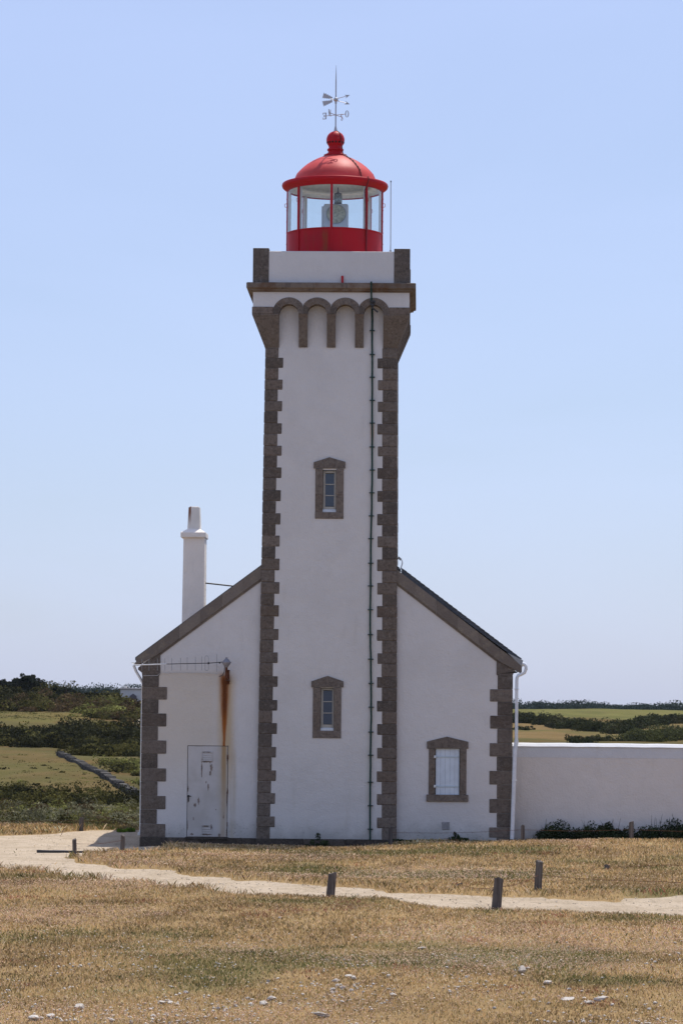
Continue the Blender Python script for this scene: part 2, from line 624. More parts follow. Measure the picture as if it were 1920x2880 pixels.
def make_path():
    xs = np.arange(-34, 34, 0.13); ys = np.arange(-38, 12, 0.16)
    X, Y = np.meshgrid(xs, ys, indexing='ij')
    sdv = path_sd(X, Y)
    lift = 0.03 * sstep(0.22, -0.15, sdv) - 0.022
    n = (fbm(X * 2.0, Y * 2.0, 91, 3) - 0.5) * 0.03 + (fbm(X * 0.5, Y * 0.5, 93, 2) - 0.5) * 0.05
    Z = ground_h(X, Y, sdv) + lift + np.maximum(n, -0.004) * sstep(0.0, -0.3, sdv)
    nr, nc = X.shape
    i = np.arange(nr * nc).reshape(nr, nc)
    keep = (sdv[:-1, :-1] < 0.14) & (Y[:-1, :-1] < 8.5)
    Fc = np.stack([i[:-1, :-1], i[1:, :-1], i[1:, 1:], i[:-1, 1:]], -1)[keep]
    used = np.unique(Fc)
    remap = np.full(nr * nc, -1); remap[used] = np.arange(len(used))
    V = np.stack([X, Y, Z], -1).reshape(-1, 3)[used]
    m = Mt('sand', 1.0, 0.0)
    c = m.mix(m.ss(m.noise(0.9, 5, 0.6), 0.35, 0.7), (0.56, 0.46, 0.345), (0.46, 0.37, 0.265))
    c = m.mix(m.mul(m.ss(m.noise(7, 6, 0.8, (1, .35, 1)), 0.50, 0.66), 0.75), c, (0.34, 0.27, 0.195))
    c = m.mix(m.mul(m.ss(m.noise(38, 2, 0.6), 0.64, 0.71), 0.8), c, (0.22, 0.18, 0.14))
    c = m.mix(m.mul(m.ss(m.noise(30, 2, 0.6, (1, 1, 1.7)), 0.66, 0.72), 0.7), c, (0.62, 0.57, 0.49))
    m.col(c)
    m.bump(m.add(m.noise(14, 6, 0.8), m.mul(m.noise(3.5, 5), 2)), 0.9, 0.06)
    npmesh('path', V, remap[Fc], m.m, None, True, 'structure')


make_path()

# ------------------------------------------------------------------ materials
LZ = {}
LC_Y = 1.87                                             # axis of the tower, metres behind its front foot


def zc(y, x=941, Y=LC_Y): return at(x, y, Y).z


LZ['sill'] = zc(659)


def _tower_stain(m, c):
    X, Z = m.pos()[1], m.pos()[3]
    x0 = at(1046, 1225).x
    k = m.mul(m.ss(m.math('ABSOLUTE', m.sub(X, x0)), 0.075, 0.02), m.mul(m.ss(Z, at(1046, 1262).z, at(1046, 1215).z), m.ss(Z, at(1046, 1188).z, at(1046, 1200).z)))
    c = m.mix(m.mul(k, 0.6), c, (0.45, 0.22, 0.08))
    # weak green run-off beside the cable
    k2 = m.mul(m.ss(m.math('ABSOLUTE', m.sub(X, m.add(x0, 0.02))), 0.16, 0.03), m.mul(m.ss(m.noise(3, 4, 0.6, (1, 1, 0.1)), 0.4, 0.7), 0.22))
    return m.mix(k2, c, (0.48, 0.50, 0.38))


def _house_stain(m, c):
    X, Z = m.pos()[1], m.pos()[3]
    p0 = at(632, 1888, 0.12); p1 = at(629.5, 2098, 0.12); p2 = at(629, 2215, 0.12)
    n = m.noise(5, 4, 0.6, (1, 1, 0.12))
    # creamy paint over the left bay below the aerial
    cx = m.mul(m.ss(X, at(650, 2000, .12).x, at(585, 2000, .12).x), m.mul(m.ss(Z, at(500, 1880, .12).z, at(500, 1898, .12).z), m.ss(Z, at(500, 2300, .12).z, at(500, 2040, .12).z)))
    c = m.mix(m.mul(cx, 0.55), c, (0.56, 0.475, 0.36))
    yel = m.mul(m.ss(m.math('ABSOLUTE', m.sub(X, m.add(p0.x, m.mul(n, 0.1)))), 0.34, 0.04), m.mul(m.ss(Z, p0.z + 0.05, p0.z - 0.25), m.ss(Z, p2.z - 1.0, p1.z)))
    c = m.mix(m.mul(yel, 0.65), c, (0.46, 0.30, 0.10))
    t = m.ss(Z, p0.z, p1.z)                             # 0 at the bracket, 1 at the door
    w = m.add(0.065, m.mul(m.sub(1.0, t), 0.16))
    d = m.math('ABSOLUTE', m.sub(m.sub(X, m.add(p0.x, m.mul(t, p1.x - p0.x))), m.mul(m.sub(n, 0.5), 0.14)))
    k = m.mul(m.ss(m.math('DIVIDE', d, w), 1.0, 0.15), m.mul(m.ss(Z, p0.z + 0.02, p0.z - 0.18), m.ss(Z, p2.z, p1.z, 0.25, 1.0)))
    k = m.mul(k, m.ss(Z, p2.z - 1.1, p2.z + 0.3))
    c = m.mix(m.mul(k, m.ss(n, 0.25, 0.5, 0.6, 1.0)), c, (0.30, 0.095, 0.018))
    k4 = m.mul(m.ss(m.math('ABSOLUTE', m.sub(X, at(655, 2200, .12).x)), .13, .02), m.mul(m.ss(Z, at(650, 2080, .12).z, at(650, 2150, .12).z), m.ss(n, .35, .65, .2, 1)))
    c = m.mix(m.mul(k4, .35), c, (0.36, 0.26, 0.12))
    k3 = m.mul(m.ss(m.math('DIVIDE', d, w), 0.6, 0.1), m.mul(m.ss(Z, p0.z, p0.z - 0.3), m.ss(Z, p1.z + 0.5, p0.z - 0.9)))
    return m.mix(m.mul(k3, 0.75), c, (0.075, 0.024, 0.012))


M = {}
M['tower'] = plaster('tower_render', (0.605, 0.578, 0.55), _tower_stain)
M['white'] = plaster('white_render')
M['house'] = plaster('house_render', (0.615, 0.588, 0.565), _house_stain)
M['yard'] = plaster('yard_wall_render', (0.645, 0.595, 0.55))
M['yardband'] = plaster('yard_wall_fresh_band', (0.59, 0.59, 0.60))
M['chim'] = plaster('chimney_render', (0.90, 0.82, 0.74))
M['granite'] = granite('granite')
M['granite_dark'] = granite('dark_granite', 0.62)  # darker tone of the granite, for plinths and threshold


def _cornice_mat():
    m = Mt('weathered_cornice', 0.9, 0.2)
    c = m.mix(m.island(), (0.13, 0.105, 0.082), (0.20, 0.155, 0.12))
    c = m.mix(m.ss(m.noise(2.2, 5, 0.65), 0.42, 0.66), c, (0.11, 0.062, 0.036))
    c = m.mix(m.mul(m.ss(m.noise(50, 3, 0.7), 0.52, 0.66), 0.5), c, (0.26, 0.215, 0.17))
    c = m.mix(m.mul(m.ss(m.noise(6, 5, 0.7, (1, 1, 0.3)), 0.55, 0.7), 0.7), c, (0.06, 0.05, 0.045))
    m.col(c)
    m.bump(m.noise(30, 4, 0.7), 0.6, 0.02)
    return m.m


M['cornice'] = _cornice_mat()
M['red'] = red_paint('red_paint')
M['dome'] = red_paint('faded_sheen_red_paint', (0.58, 0.078, 0.070), (0.44, 0.048, 0.046), 0.12)  # faded dome red, with sunlight and sky sheen also put into the colour
M['pale'] = flat('white_metal', (0.68, 0.68, 0.67), 0.45)
M['vane'] = flat('grey_vane_metal', (0.42, 0.41, 0.41), 0.45, 0.5, 0.25)
M['frame'] = flat('cream_window_frame', (0.43, 0.40, 0.345), 0.6, .2)
M['shutter'] = flat('pale_blue_shutter', (0.62, 0.68, 0.74), 0.55, 0.3, 0, 0.10, 5)
M['cable'] = flat('green_cable', (0.012, 0.042, 0.034), 0.7, .2)
M['clip'] = flat('cable_clip', (0.03, 0.045, 0.04), 0.6)
M['dark'] = flat('dark_steel', (0.035, 0.033, 0.033), 0.5, 0.4)
M['steel'] = flat('galvanised_steel', (0.30, 0.30, 0.30), 0.45, 0.5, 0.5)
M['rust'] = flat('rusty_steel', (0.13, 0.045, 0.02), 0.85, 0.2, 0, 0.4, 12)
M['pvc'] = flat('white_pvc', (0.70, 0.72, 0.74), 0.4)
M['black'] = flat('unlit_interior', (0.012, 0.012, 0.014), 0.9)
M['slate'] = None


def _slate():
    m = Mt('slate', 0.55, 0.4)
    c = m.mix(m.ss(m.noise(6, 4), 0.35, 0.7), (0.045, 0.052, 0.062), (0.075, 0.082, 0.092))
    m.col(c)
    wv = m.n.new('ShaderNodeTexBrick')
    wv.inputs['Scale'].default_value = 1.0
    wv.inputs['Brick Width'].default_value = 0.22
    wv.inputs['Row Height'].default_value = 0.11
    wv.inputs['Mortar Size'].default_value = 0.006
    sw = m.n.new('ShaderNodeCombineXYZ')
    m.l.new(m.pos()[2], sw.inputs[0]); m.l.new(m.pos()[3], sw.inputs[1])
    m.l.new(sw.outputs[0], wv.inputs['Vector'])
    m.bump(wv.outputs['Fac'], 0.6, -0.02)
    return m.m


M['slate'] = _slate()


def _verge_mat():
    m = Mt('verge_stone', 0.88, 0.2)
    c = m.mix(m.island(), (0.15, 0.122, 0.10), (0.205, 0.17, 0.14))
    c = m.mix(m.mul(m.ss(m.noise(4, 5, 0.7), 0.5, 0.7), 00.6), c, (0.27, 0.225, 0.165))
    c = m.mix(m.mul(m.ss(m.noise(60, 3, 0.7), 0.52, 0.66), 0.6), c, (0.085, 0.075, 0.07))
    m.col(c)
    m.bump(m.noise(35, 4, 0.7), 0.6, 0.02)
    return m.m


M['verge'] = _verge_mat()


def _glass():
    m = bpy.data.materials.new('lantern_glass')
    m.use_nodes = True
    n, l = m.node_tree.nodes, m.node_tree.links
    n.clear()
    out = n.new('ShaderNodeOutputMaterial')
    tr = n.new('ShaderNodeBsdfTransparent'); tr.inputs[0].default_value = (0.90, 0.945, 0.94, 1)
    gl = n.new('ShaderNodeBsdfGlossy'); gl.inputs['Roughness'].default_value = 0.03
    ge = n.new('ShaderNodeNewGeometry')
    dt = n.new('ShaderNodeVectorMath'); dt.operation = 'DOT_PRODUCT'
    l.new(ge.outputs['Incoming'], dt.inputs[0]); l.new(ge.outputs['Normal'], dt.inputs[1])
    ab = n.new('ShaderNodeMath'); ab.operation = 'ABSOLUTE'; l.new(dt.outputs['Value'], ab.inputs[0])
    om = n.new('ShaderNodeMath'); om.operation = 'SUBTRACT'; om.inputs[0].default_value = 1; l.new(ab.outputs[0], om.inputs[1])
    pw = n.new('ShaderNodeMath'); pw.operation = 'POWER'; l.new(om.outputs[0], pw.inputs[0]); pw.inputs[1].default_value = 5
    fr = n.new('ShaderNodeMath'); fr.operation = 'MULTIPLY_ADD'; l.new(pw.outputs[0], fr.inputs[0]); fr.inputs[1].default_value = .9; fr.inputs[2].default_value = .06
    mx = n.new('ShaderNodeMixShader')
    l.new(fr.outputs[0], mx.inputs[0]); l.new(tr.outputs[0], mx.inputs[1]); l.new(gl.outputs[0], mx.inputs[2])
    l.new(mx.outputs[0], out.inputs[0])
    return m


M['glass'] = _glass()
M['pane'] = flat('dark_window_glass', (0.034, 0.046, 0.075), 0.08, 0.6, 0, 0.2, 2)
M['lens'] = flat('optic_glass', (0.74, 0.71, 0.52), 0.22, 0.6, 0.0, 0.45, 14)
M['lensbox'] = flat('grey_optic_housing', (0.66, 0.68, 0.70), 0.5)
M['beacon'] = flat('beacon_glass', (0.30, 0.34, 0.34), 0.08, 0.9, 0.2, 0.5, 20)


def _wood():
    m = Mt('weathered_post_wood', 0.9, 0.15)
    g = m.noise(30, 5, 0.7, (1, 1, 0.05))
    c = m.mix(m.ss(g, 0.35, 0.7), (0.075, 0.062, 0.054), (0.19, 0.165, 0.145))
    c = m.mix(m.mul(m.ss(m.noise(18, 4, 0.7, (1, 1, 0.05)), 0.6, 0.68), 0.9), c, (0.012, 0.010, 0.009))
    m.col(c)
    m.bump(g, 0.7, 0.02)
    return m.m


M['wood'] = _wood()

# ------------------------------------------------------------------ the tower
xb0, xb1 = at(722.6, 2360).x, at(1113, 2356).x
xt0, xt1 = at(747.2, 985).x, at(1115.2, 985).x
ZQ = at(930, 985).z                                    # top of the quoins
XC = (xb0 + xb1) / 2
XCT = (xt0 + xt1) / 2
HB, HT = (xb1 - xb0) / 2, (xt1 - xt0) / 2


def hw(z): return HB + (HT - HB) * z / ZQ
def tx(z): return XC + (XCT - XC) * z / ZQ             # centre line
def yfr(z): return HB - hw(z)                          # front face leans back with the batter


YC = HB
Zrow = lambda y, x=930, Y=0.0: at(x, y, Y).z
tower = thing('lighthouse_tower', (XC, YC, 0), 'tall square white lighthouse tower with granite corners and red lantern room on top', 'lighthouse')

YP = -0.33                                             # plane of the parapet and frieze
ZTOPW = Zrow(835)
wn_cols = [(645.5, 745), (630, 728)]
W1 = dict(x=(660 + .38265 * 645.5, 660 + .38265 * 745), y=(1160 + .38265 * 422, 1160 + .38265 * 731))
W2 = dict(x=(660 + .38265 * 630, 660 + .38265 * 728), y=(1740 + .38265 * 508, 1740 + .38265 * 823))
for W in (W1, W2):
    W['cx'] = at(sum(W['x']) / 2, sum(W['y']) / 2).x
    W['hw'] = (at(W['x'][1], W['y'][0]).x - at(W['x'][0], W['y'][0]).x) / 2
    W['z0'] = Zrow(W['y'][1], W['x'][0]); W['z1'] = Zrow(W['y'][0], W['x'][0])


def tower_wall():
    mb = MB()
    zs = [-0.6, W2['z0'], W2['z1'], W1['z0'], W1['z1'], ZTOPW]
    for i in range(5):
        z0, z1 = zs[i], zs[i + 1]
        W = W2 if i == 1 else W1 if i == 3 else None
        if W is None:
            segs = [(lambda z: tx(z) - hw(z), lambda z: tx(z) + hw(z))]
        else:
            a, b = W['cx'] - W['hw'], W['cx'] + W['hw']
            segs = [(lambda z: tx(z) - hw(z), lambda z, a=a: a), (lambda z, b=b: b, lambda z: tx(z) + hw(z))]
        for (fa, fb) in segs:
            mb.add([(fa(z0), yfr(z0), z0), (fb(z0), yfr(z0), z0), (fb(z1), yfr(z1), z1), (fa(z1), yfr(z1), z1)], [(0, 1, 2, 3)])
    z0, z1 = zs[0], zs[-1]
    h0, h1 = hw(z0), hw(z1)
    c = [(tx(z0) - h0, YC - h0, z0), (tx(z0) + h0, YC - h0, z0), (tx(z0) + h0, YC + h0, z0), (tx(z0) - h0, YC + h0, z0)]
    d = [(tx(z1) - h1, YC - h1, z1), (tx(z1) + h1, YC - h1, z1), (tx(z1) + h1, YC + h1, z1), (tx(z1) - h1, YC + h1, z1)]
    mb.add(c + d, [(1, 2, 6, 5), (2, 3, 7, 6), (3, 0, 4, 7)])
    return mb.build('wall', M['tower'], tower, fix=False)


tower_wall()

LONG = [(1006, 1034.5), (1067.5, 1096), (1128, 1157), (1190.6, 1220.5), (1254, 1282), (1315, 1345), (1379, 1410), (1444, 1476),
        (1507, 1538), (1572, 1605), (1638, 1671), (1703, 1735), (1770, 1801), (1836, 1866), (1903, 1933), (1970, 2000),
        (2035, 2065.5), (2102, 2132), (2168, 2198), (2232, 2262.5), (2298, 2328)]


def tower_quoins(sx, sy):
    """one corner's chain of granite blocks; sx, sy pick the corner"""
    mb = MB()
    ys = []
    prev = 978.0
    for (a, b) in LONG:
        ys.append((prev, a, 0)); ys.append((a, b, 1)); prev = b
    ys.append((prev, 2420, 0))
    for (ya, yb, lg) in ys:
        z1, z0 = Zrow(ya), Zrow(yb)
        ln = (0.475, 0.352) if sx < 0 else (0.512, 0.385)
        wx = (ln[0] if lg else ln[1]) + random.uniform(-.008, .008)
        wy = 0.36 if lg else 0.49
        pr = 0.014 + random.uniform(0, .006)
        g = 0.0045
        z0 += g; z1 -= g
        pts = []
        for z in (z0, z1):
            xo = tx(z) + sx * (hw(z) + pr); xi = tx(z) + sx * (hw(z) - wx)
            yo = YC + sy * (hw(z) + pr); yi = YC + sy * (hw(z) - wy)
            pts += [(xo, yo, z), (xi, yo, z), (xi, yi, z), (xo, yi, z)]
        # bed of mortar just behind the block faces
        bed = []
        for z in (z0 - g, z1 + g):
            xo = tx(z) + sx * (hw(z) + .004); xi = tx(z) + sx * (hw(z) - wx + .01)
            yo = YC + sy * (hw(z) + .004); yi = YC + sy * (hw(z) - wy + .01)
            bed += [(xo, yo, z), (xi, yo, z), (xi, yi, z), (xo, yi, z)]
        mb.add(bed, [(0, 1, 5, 4), (1, 2, 6, 5), (2, 3, 7, 6), (3, 0, 4, 7)])
        # chamfer: two extra rings pulled in
        b = 0.018
        vs = []
        for k, z in ((0, z0), (1, z0 + b), (2, z1 - b), (3, z1)):
            base = pts[:4] if k < 2 else pts[4:]
            ins = b if k in (0, 3) else 0
            (xo, yo, _), (xi, _, _), (_, yi, _) = base[0], base[1], base[2]
            vs += [(xo - sx * ins, yo - sy * b, z), (xo - sx * b, yo - sy * ins, z), (xi + sx * b, yo - sy * ins, z), (xi + sx * ins * 0, yo - sy * b, z) if False else (xi, yo - sy * b, z),
                   (xi, yi, z), (xo - sx * ins, yi, z)]
        fs = []
        for k in range(3):
            for j in range(6):
                fs.append((k * 6 + j, k * 6 + (j + 1) % 6, (k + 1) * 6 + (j + 1) % 6, (k + 1) * 6 + j))
        fs += [tuple(range(6))[::-1], tuple(range(18, 24))]
        mb.add(vs, fs)
    return mb.build('quoin_column', M['granite'], tower)


for sx in (-1, 1):
    for sy in (-1, 1):
        tower_quoins(sx, sy)

# ---- corbels, arches, frieze, cornice, parapet : built on the front in (u, v, z) and turned on to all four sides
HP = (at(1150.6, 850, YP).x - at(711, 850, YP).x) / 2    # half width of frieze and parapet
XP = (at(1150.6, 850, YP).x + at(711, 850, YP).x) / 2
YP = YC - HP
ZP = lambda yc: at(935, 660 + .38265 * yc, YP).z         # row of the crop -> height
UP = lambda xc: at(660 + .38265 * xc, 850, YP).x - XP    # column of the crop -> u


def side(mbs, k):
    """turn the last-built local geometry (u right, v outward from the axis, z) on to side k"""
    a = k * math.pi / 2
    ca, sa = math.cos(a), math.sin(a)
    return lambda u, v, z: (XP + u * ca + v * sa, YC + u * sa - v * ca, z)


def loc_hexa(mb, T, u0, u1, vb0, vb1, vt0, vt1, z0, z1, ut0=None, ut1=None):
    ut0 = u0 if ut0 is None else ut0; ut1 = u1 if ut1 is None else ut1
    mb.hexa([T(u0, vb1, z0), T(u1, vb1, z0), T(u1, vb0, z0), T(u0, vb0, z0),
             T(ut0, vt1, z1), T(ut1, vt1, z1), T(ut1, vt0, z1), T(ut0, vt0, z1)])


zb, zs_, zst = ZP(822), ZP(583), ZP(533)                 # bracket foot, top of corbel, top of impost slab
ac = [UP(399), UP(603), UP(811), UP(1019)]
pitch = (ac[3] - ac[0]) / 3
ac = [(i - 1.5) * pitch + (ac[0] + ac[3]) / 2 for i in range(4)]
zsp = ZP(583)
rin, rout = 0.262, 0.445
VW = hw(zb)                                              # face of the shaft at that height
for k in range(4):
    T = side(None, k)
    # three corbels
    for j in range(3):
        uc = (ac[j] + ac[j + 1]) / 2
        hwd = pitch / 2 - rin
        mb = MB()
        n = 6
        loc_hexa(mb, T, uc - hwd, uc + hwd, VW - 0.25, VW + 0.035, VW - 0.25, HP - 0.03, zb + 0.012, zs_ - 0.09)
        loc_hexa(mb, T, uc - hwd - .004, uc + hwd + .004, VW - 0.25, HP - 0.026, VW - 0.25, HP + 0.006, zs_ - 0.088, zs_ - 0.002)
        mb.build('corbel', M['granite'], tower)
    # four round arches
    for j in range(4):
        mb = MB()
        N = 20
        for seg in range(5):                              # voussoirs
            a0 = math.pi * seg / 5 + 0.006; a1 = math.pi * (seg + 1) / 5 - 0.006
            vs = []; fs = []
            m_ = 5
            for q in range(m_):
                t = a0 + (a1 - a0) * q / (m_ - 1)
                c_, s2 = math.cos(t), math.sin(t)
                lim = (pitch / 2 - 0.002)
                if (j == 0 and c_ < 0) or (j == 3 and c_ > 0):
                    lim = 9
                ro = min(rout, lim / max(abs(c_), 1e-6))
                for (r_, v_) in ((rin, VW - .2), (rin, HP + .012), (ro, HP + .012), (ro, VW - .2)):
                    vs.append(T(ac[j] + r_ * c_, v_, zsp + r_ * s2))
            for q in range(m_ - 1):
                for e in range(4):
                    fs.append((q * 4 + e, q * 4 + (e + 1) % 4, (q + 1) * 4 + (e + 1) % 4, (q + 1) * 4 + e))
            fs += [(0, 1, 2, 3), tuple((m_ - 1) * 4 + e for e in (3, 2, 1, 0))]
            mb.add(vs, fs)
        mb.build('arch', M['granite'], tower)
    # white frieze over the arches, cut round each opening
    mb = MB()
    rm = rin + 0.06
    ztop = ZP(420)
    us = sorted(set([-HP, HP] + [round(a + rm * math.cos(math.pi * q / 14), 5) for a in ac for q in range(15)]))

    def zlow(u):
        z = zst - 0.01
        for a in ac:
            if abs(u - a) <= rm + 1e-4:
                z = max(zsp + math.sqrt(max(0, rm * rm - (u - a) ** 2)), zsp)
        return z
    for q in range(len(us) - 1):
        u0, u1 = us[q], us[q + 1]
        um = (u0 + u1) / 2
        inside = any(abs(um - a) < rm for a in ac)
        z0a, z0b = (zlow(u0 + 1e-6), zlow(u1 - 1e-6)) if inside else (zst - .01, zst - .01)
        mb.add([T(u0, HP, z0a), T(u1, HP, z0b), T(u1, HP, ztop), T(u0, HP, ztop)], [(0, 1, 2, 3)])
    mb.build('frieze', M['white'], tower, fix=False)
# slab that closes the frieze from below (the soffit behind the arches)
mb = MB()
mb.box(XP - HP + .05, XP + HP - .05, YC - HP + .05, YC + HP - .05, ZP(470), ZP(425))
mb.build('soffit', M['white'], tower)
# corner brackets: a block at each corner, flaring on two faces, with the impost slab above it
for sx in (-1, 1):
    for sy in (-1, 1):
        mb = MB()
        X0 = XP + sx * (VW + .02); X1 = XP + sx * (HP + .02)
        Y0 = YC + sy * (VW + .02); Y1 = YC + sy * (HP + .02)
        ui = XP + sx * (abs(ac[3]) + rin); vi = YC + sy * (abs(ac[3]) + rin)
        zt = zs_ - 0.002

        def ringv(xo, yo, z): return [(xo, yo, z), (ui, yo, z), (ui, vi, z), (xo, vi, z)]
        vs = ringv(X0, Y0, zb) + ringv(X1, Y1, zt - .03) + ringv(X1, Y1, zt)
        fs = []
        for q in range(2):
            for j in range(4):
                fs.append((q * 4 + j, q * 4 + (j + 1) % 4, (q + 1) * 4 + (j + 1) % 4, (q + 1) * 4 + j))
        fs += [(3, 2, 1, 0), (8, 9, 10, 11)]
        mb.add(vs, fs)
        ue = XP + sx * (abs(ac[3]) + rin + .16); ve = YC + sy * (abs(ac[3]) + rin + .16)
        zz0, zz1 = zs_ + .002, zst
        xo, yo = XP + sx * (HP + .024), YC + sy * (HP + .024)
        a, b = sorted((xo, ue)); c_, d_ = sorted((yo, ve))
        mb.cbox(a, b, c_, d_, zz0, zz1, .008)
        mb.build('corner_bracket', M['granite'], tower)

# cornice of long stones, moulded below
zc0, zc1, zc2 = ZP(424), ZP(402), ZP(358)
OV = 0.172
mb = MB()
for k in range(4):
    T = side(None, k)
    L = HP + OV
    cuts = [-L, UP(330), UP(580), UP(822), UP(1078), L] if k == 0 else [-L + .02 * 0, -L * .45, .1, L * .5, L]
    for q in range(len(cuts) - 1):
        u0, u1 = cuts[q] + .003, cuts[q + 1] - .003
        first, last = q == 0, q == len(cuts) - 2
        prof = [(HP - .3, zc2 + .012), (HP + OV - .02, zc2), (HP + OV, zc2 - .02), (HP + OV, zc1 + .02), (HP + OV - .03, zc1), (HP + .105, zc1 - .012), (HP + .095, zc1 - .05), (HP + .035, zc0 + .02), (HP + .025, zc0), (HP - .3, zc0)]
        n = len(prof)
        vs = []
        for (uu, en) in ((u0, first), (u1, last)):
            for (v, z) in prof:
                u = uu
                if en:                                   # mitre at the corner
                    u = (1 if uu > 0 else -1) * (v - .001)
                    if abs(v) < HP: u = (1 if uu > 0 else -1) * (HP - .3)
                vs.append(T(u, v, z))
        fs = [tuple(range(n))[::-1], tuple(range(n, 2 * n))] + [(i, (i + 1) % n, (i + 1) % n + n, i + n) for i in range(n)]
        mb.add(vs, fs)
mb.build('cornice', M['cornice'], tower)

# parapet: four granite corner piers and white panels between
zpt, zpp = ZP(101), ZP(122)
PWD = 0.432
zdeck = zc2 + 0.02
for sx in (-1, 1):
    for sy in (-1, 1):
        mb = MB()
        a, b = sorted((XP + sx * (HP + .012), XP + sx * (HP + .012 - PWD)))
        c_, d_ = sorted((YC + sy * (HP + .012), YC + sy * (HP + .012 - PWD)))
        mb.cbox(a, b, c_, d_, zc2 + .005, zpt, .012)
        mb.build('parapet_pier', M['granite'], tower)
for k in range(4):
    T = side(None, k)
    mb = MB()
    loc_hexa(mb, T, -HP + PWD - .012, HP - PWD + .012, HP - .26, HP - .004, HP - .26, HP - .004, zc2 + .005, zpp - .02)
    loc_hexa(mb, T, -HP + PWD - .010, HP - PWD + .010, HP - .264, HP + .001, HP - .25, HP - .015, zpp - .0195, zpp)
    mb.build('parapet_panel', M['white'], tower)
mb = MB()
mb.box(XP - HP + .2, XP + HP - .2, YC - HP + .2, YC + HP - .2, zc1, zdeck)
mb.build('deck', M['white'], tower)
mb = MB()
p = at(962.5, 795, YC - HP - .06); q = at(962.5, 776, YC - HP - .06)
mb.tube([(p.x, p.y, p.z - .01), (q.x, q.y, q.z)], .033, 10)
mb.build('spout', M['red'], tower)

# windows of the tower


def tower_window(c, s_, oy, ox, lint, jx, jy, open_, pane_x, pane_y, W):
    P = lambda x, y: F(ox + s_ * x, oy + s_ * y)
    z_mid = (W['z0'] + W['z1']) / 2
    yf = yfr(z_mid)
    mb = MB()
    # lintel with a low gable head, two jambs each of two stones, sill
    mb.prism([P(*p) for p in lint], yf - .035, yf + .28)
    (x0, z1), (x1, z0) = P(jx[0], jy[0]), P(jx[1], jy[1])
    wx0, wx1 = W['cx'] - W['hw'], W['cx'] + W['hw']
    zsill = W['z0']
    zm = z0 + (z1 - z0) * .48
    for (a, b) in ((x0, wx0), (wx1, x1)):
        mb.cbox(a, b, yf - .022, yf + .28, zsill + .001, zm - .001, .006)
        mb.cbox(a, b, yf - .024, yf + .28, zm + .001, z1 - .002, .006)
    mb.cbox(x0 - .002, x1 + .002, yf - .03, yf + .28, z0, zsill - .001, .008)
    win = mb.build('window', M['granite'], tower)
    # joinery
    yj = yf + .085
    fx0, fx1, fz0, fz1 = wx0 + .006, wx1 - .006, W['z0'] + .085, W['z1'] - .01
    (px0, pz1), (px1, pz0) = P(pane_x[0], pane_y[0]), P(pane_x[1], pane_y[1])
    fb = MB()
    fb.cbox(fx0, px0, yj, yj + .05, fz0, fz1, .004)
    fb.cbox(px1, fx1, yj, yj + .05, fz0, fz1, .004)
    fb.cbox(px0, px1, yj, yj + .05, pz1, fz1, .004)
    fb.cbox(px0, px1, yj, yj + .05, fz0, pz0, .004)
    for q in (1, 2):
        zz = pz0 + (pz1 - pz0) * q / 3
        fb.cbox(px0, px1, yj + .006, yj + .046, zz - .012, zz + .012, .003)
    fb.build('frame', M['frame'], win)
    sb = MB()
    sb.prism([(yj - .06, W['z0'] + .002), (yj + .05, W['z0'] + .002), (yj + .05, W['z0'] + .083), (yj - .005, W['z0'] + .083), (yj - .06, W['z0'] + .04)], wx0 + .004, wx1 - .004, 'x')
    sb.build('sill', M['pale'], win)
    for q in range(3):
        z0_, z1_ = pz0 + (pz1 - pz0) * q / 3 + .013, pz0 + (pz1 - pz0) * (q + 1) / 3 - .013
        g = MB(); g.box(px0, px1, yj + .022, yj + .028, z0_, z1_); g.build('pane', M['pane'], win)
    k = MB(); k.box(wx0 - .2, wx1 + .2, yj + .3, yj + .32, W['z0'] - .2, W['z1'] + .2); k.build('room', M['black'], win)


tower_window(0, .38265, 1160, 660, [(580, 365), (695, 328), (812, 362), (812, 410), (580, 410)][::-1], (593, 797), (412, 781), (645, 745), (665, 728), (443, 690), W1)
tower_window(0, .38265, 1740, 660, [(563, 460), (683, 420), (798, 460), (798, 504), (563, 504)][::-1], (575, 780), (505, 879), (630, 728), (650, 714), (525, 778), W2)

# lightning conductor down the front, with its clips
cab = [(1044, 792), (1044, 850), (1046.5, 862), (1046.5, 935), (1046.5, 1157), (1046, 1260), (1046.5, 1325), (1044.5, 1420), (1042.6, 1505),
       (1042, 1580), (1041, 1755), (1042, 1850), (1043.8, 1955), (1042, 2120), (1041, 2250), (1040.5, 2362)]
pts = []
for (x, y) in cab:
    z = Zrow(y)
    yy = (YC - HP - OV - .03) if y < 815 else (YC - HP - .04) if y < 856 else yfr(z) - .045
    p = at(x, y, yy); pts.append((p.x, yy, p.z))
dense = []
for a, b in zip(pts[:-1], pts[1:]):
    n = max(1, int((Vector(a) - Vector(b)).length / 0.3))
    for q in range(n):
        p = Vector(a).lerp(Vector(b), q / n)
        dense.append((p.x + random.uniform(-.006, .006), p.y + random.uniform(-.004, .004), p.z))
dense.append(pts[-1])
mb = MB(); mb.tube(dense, .025, 8)
cable = mb.build('conductor_cable', M['cable'], tower)
clipme = None
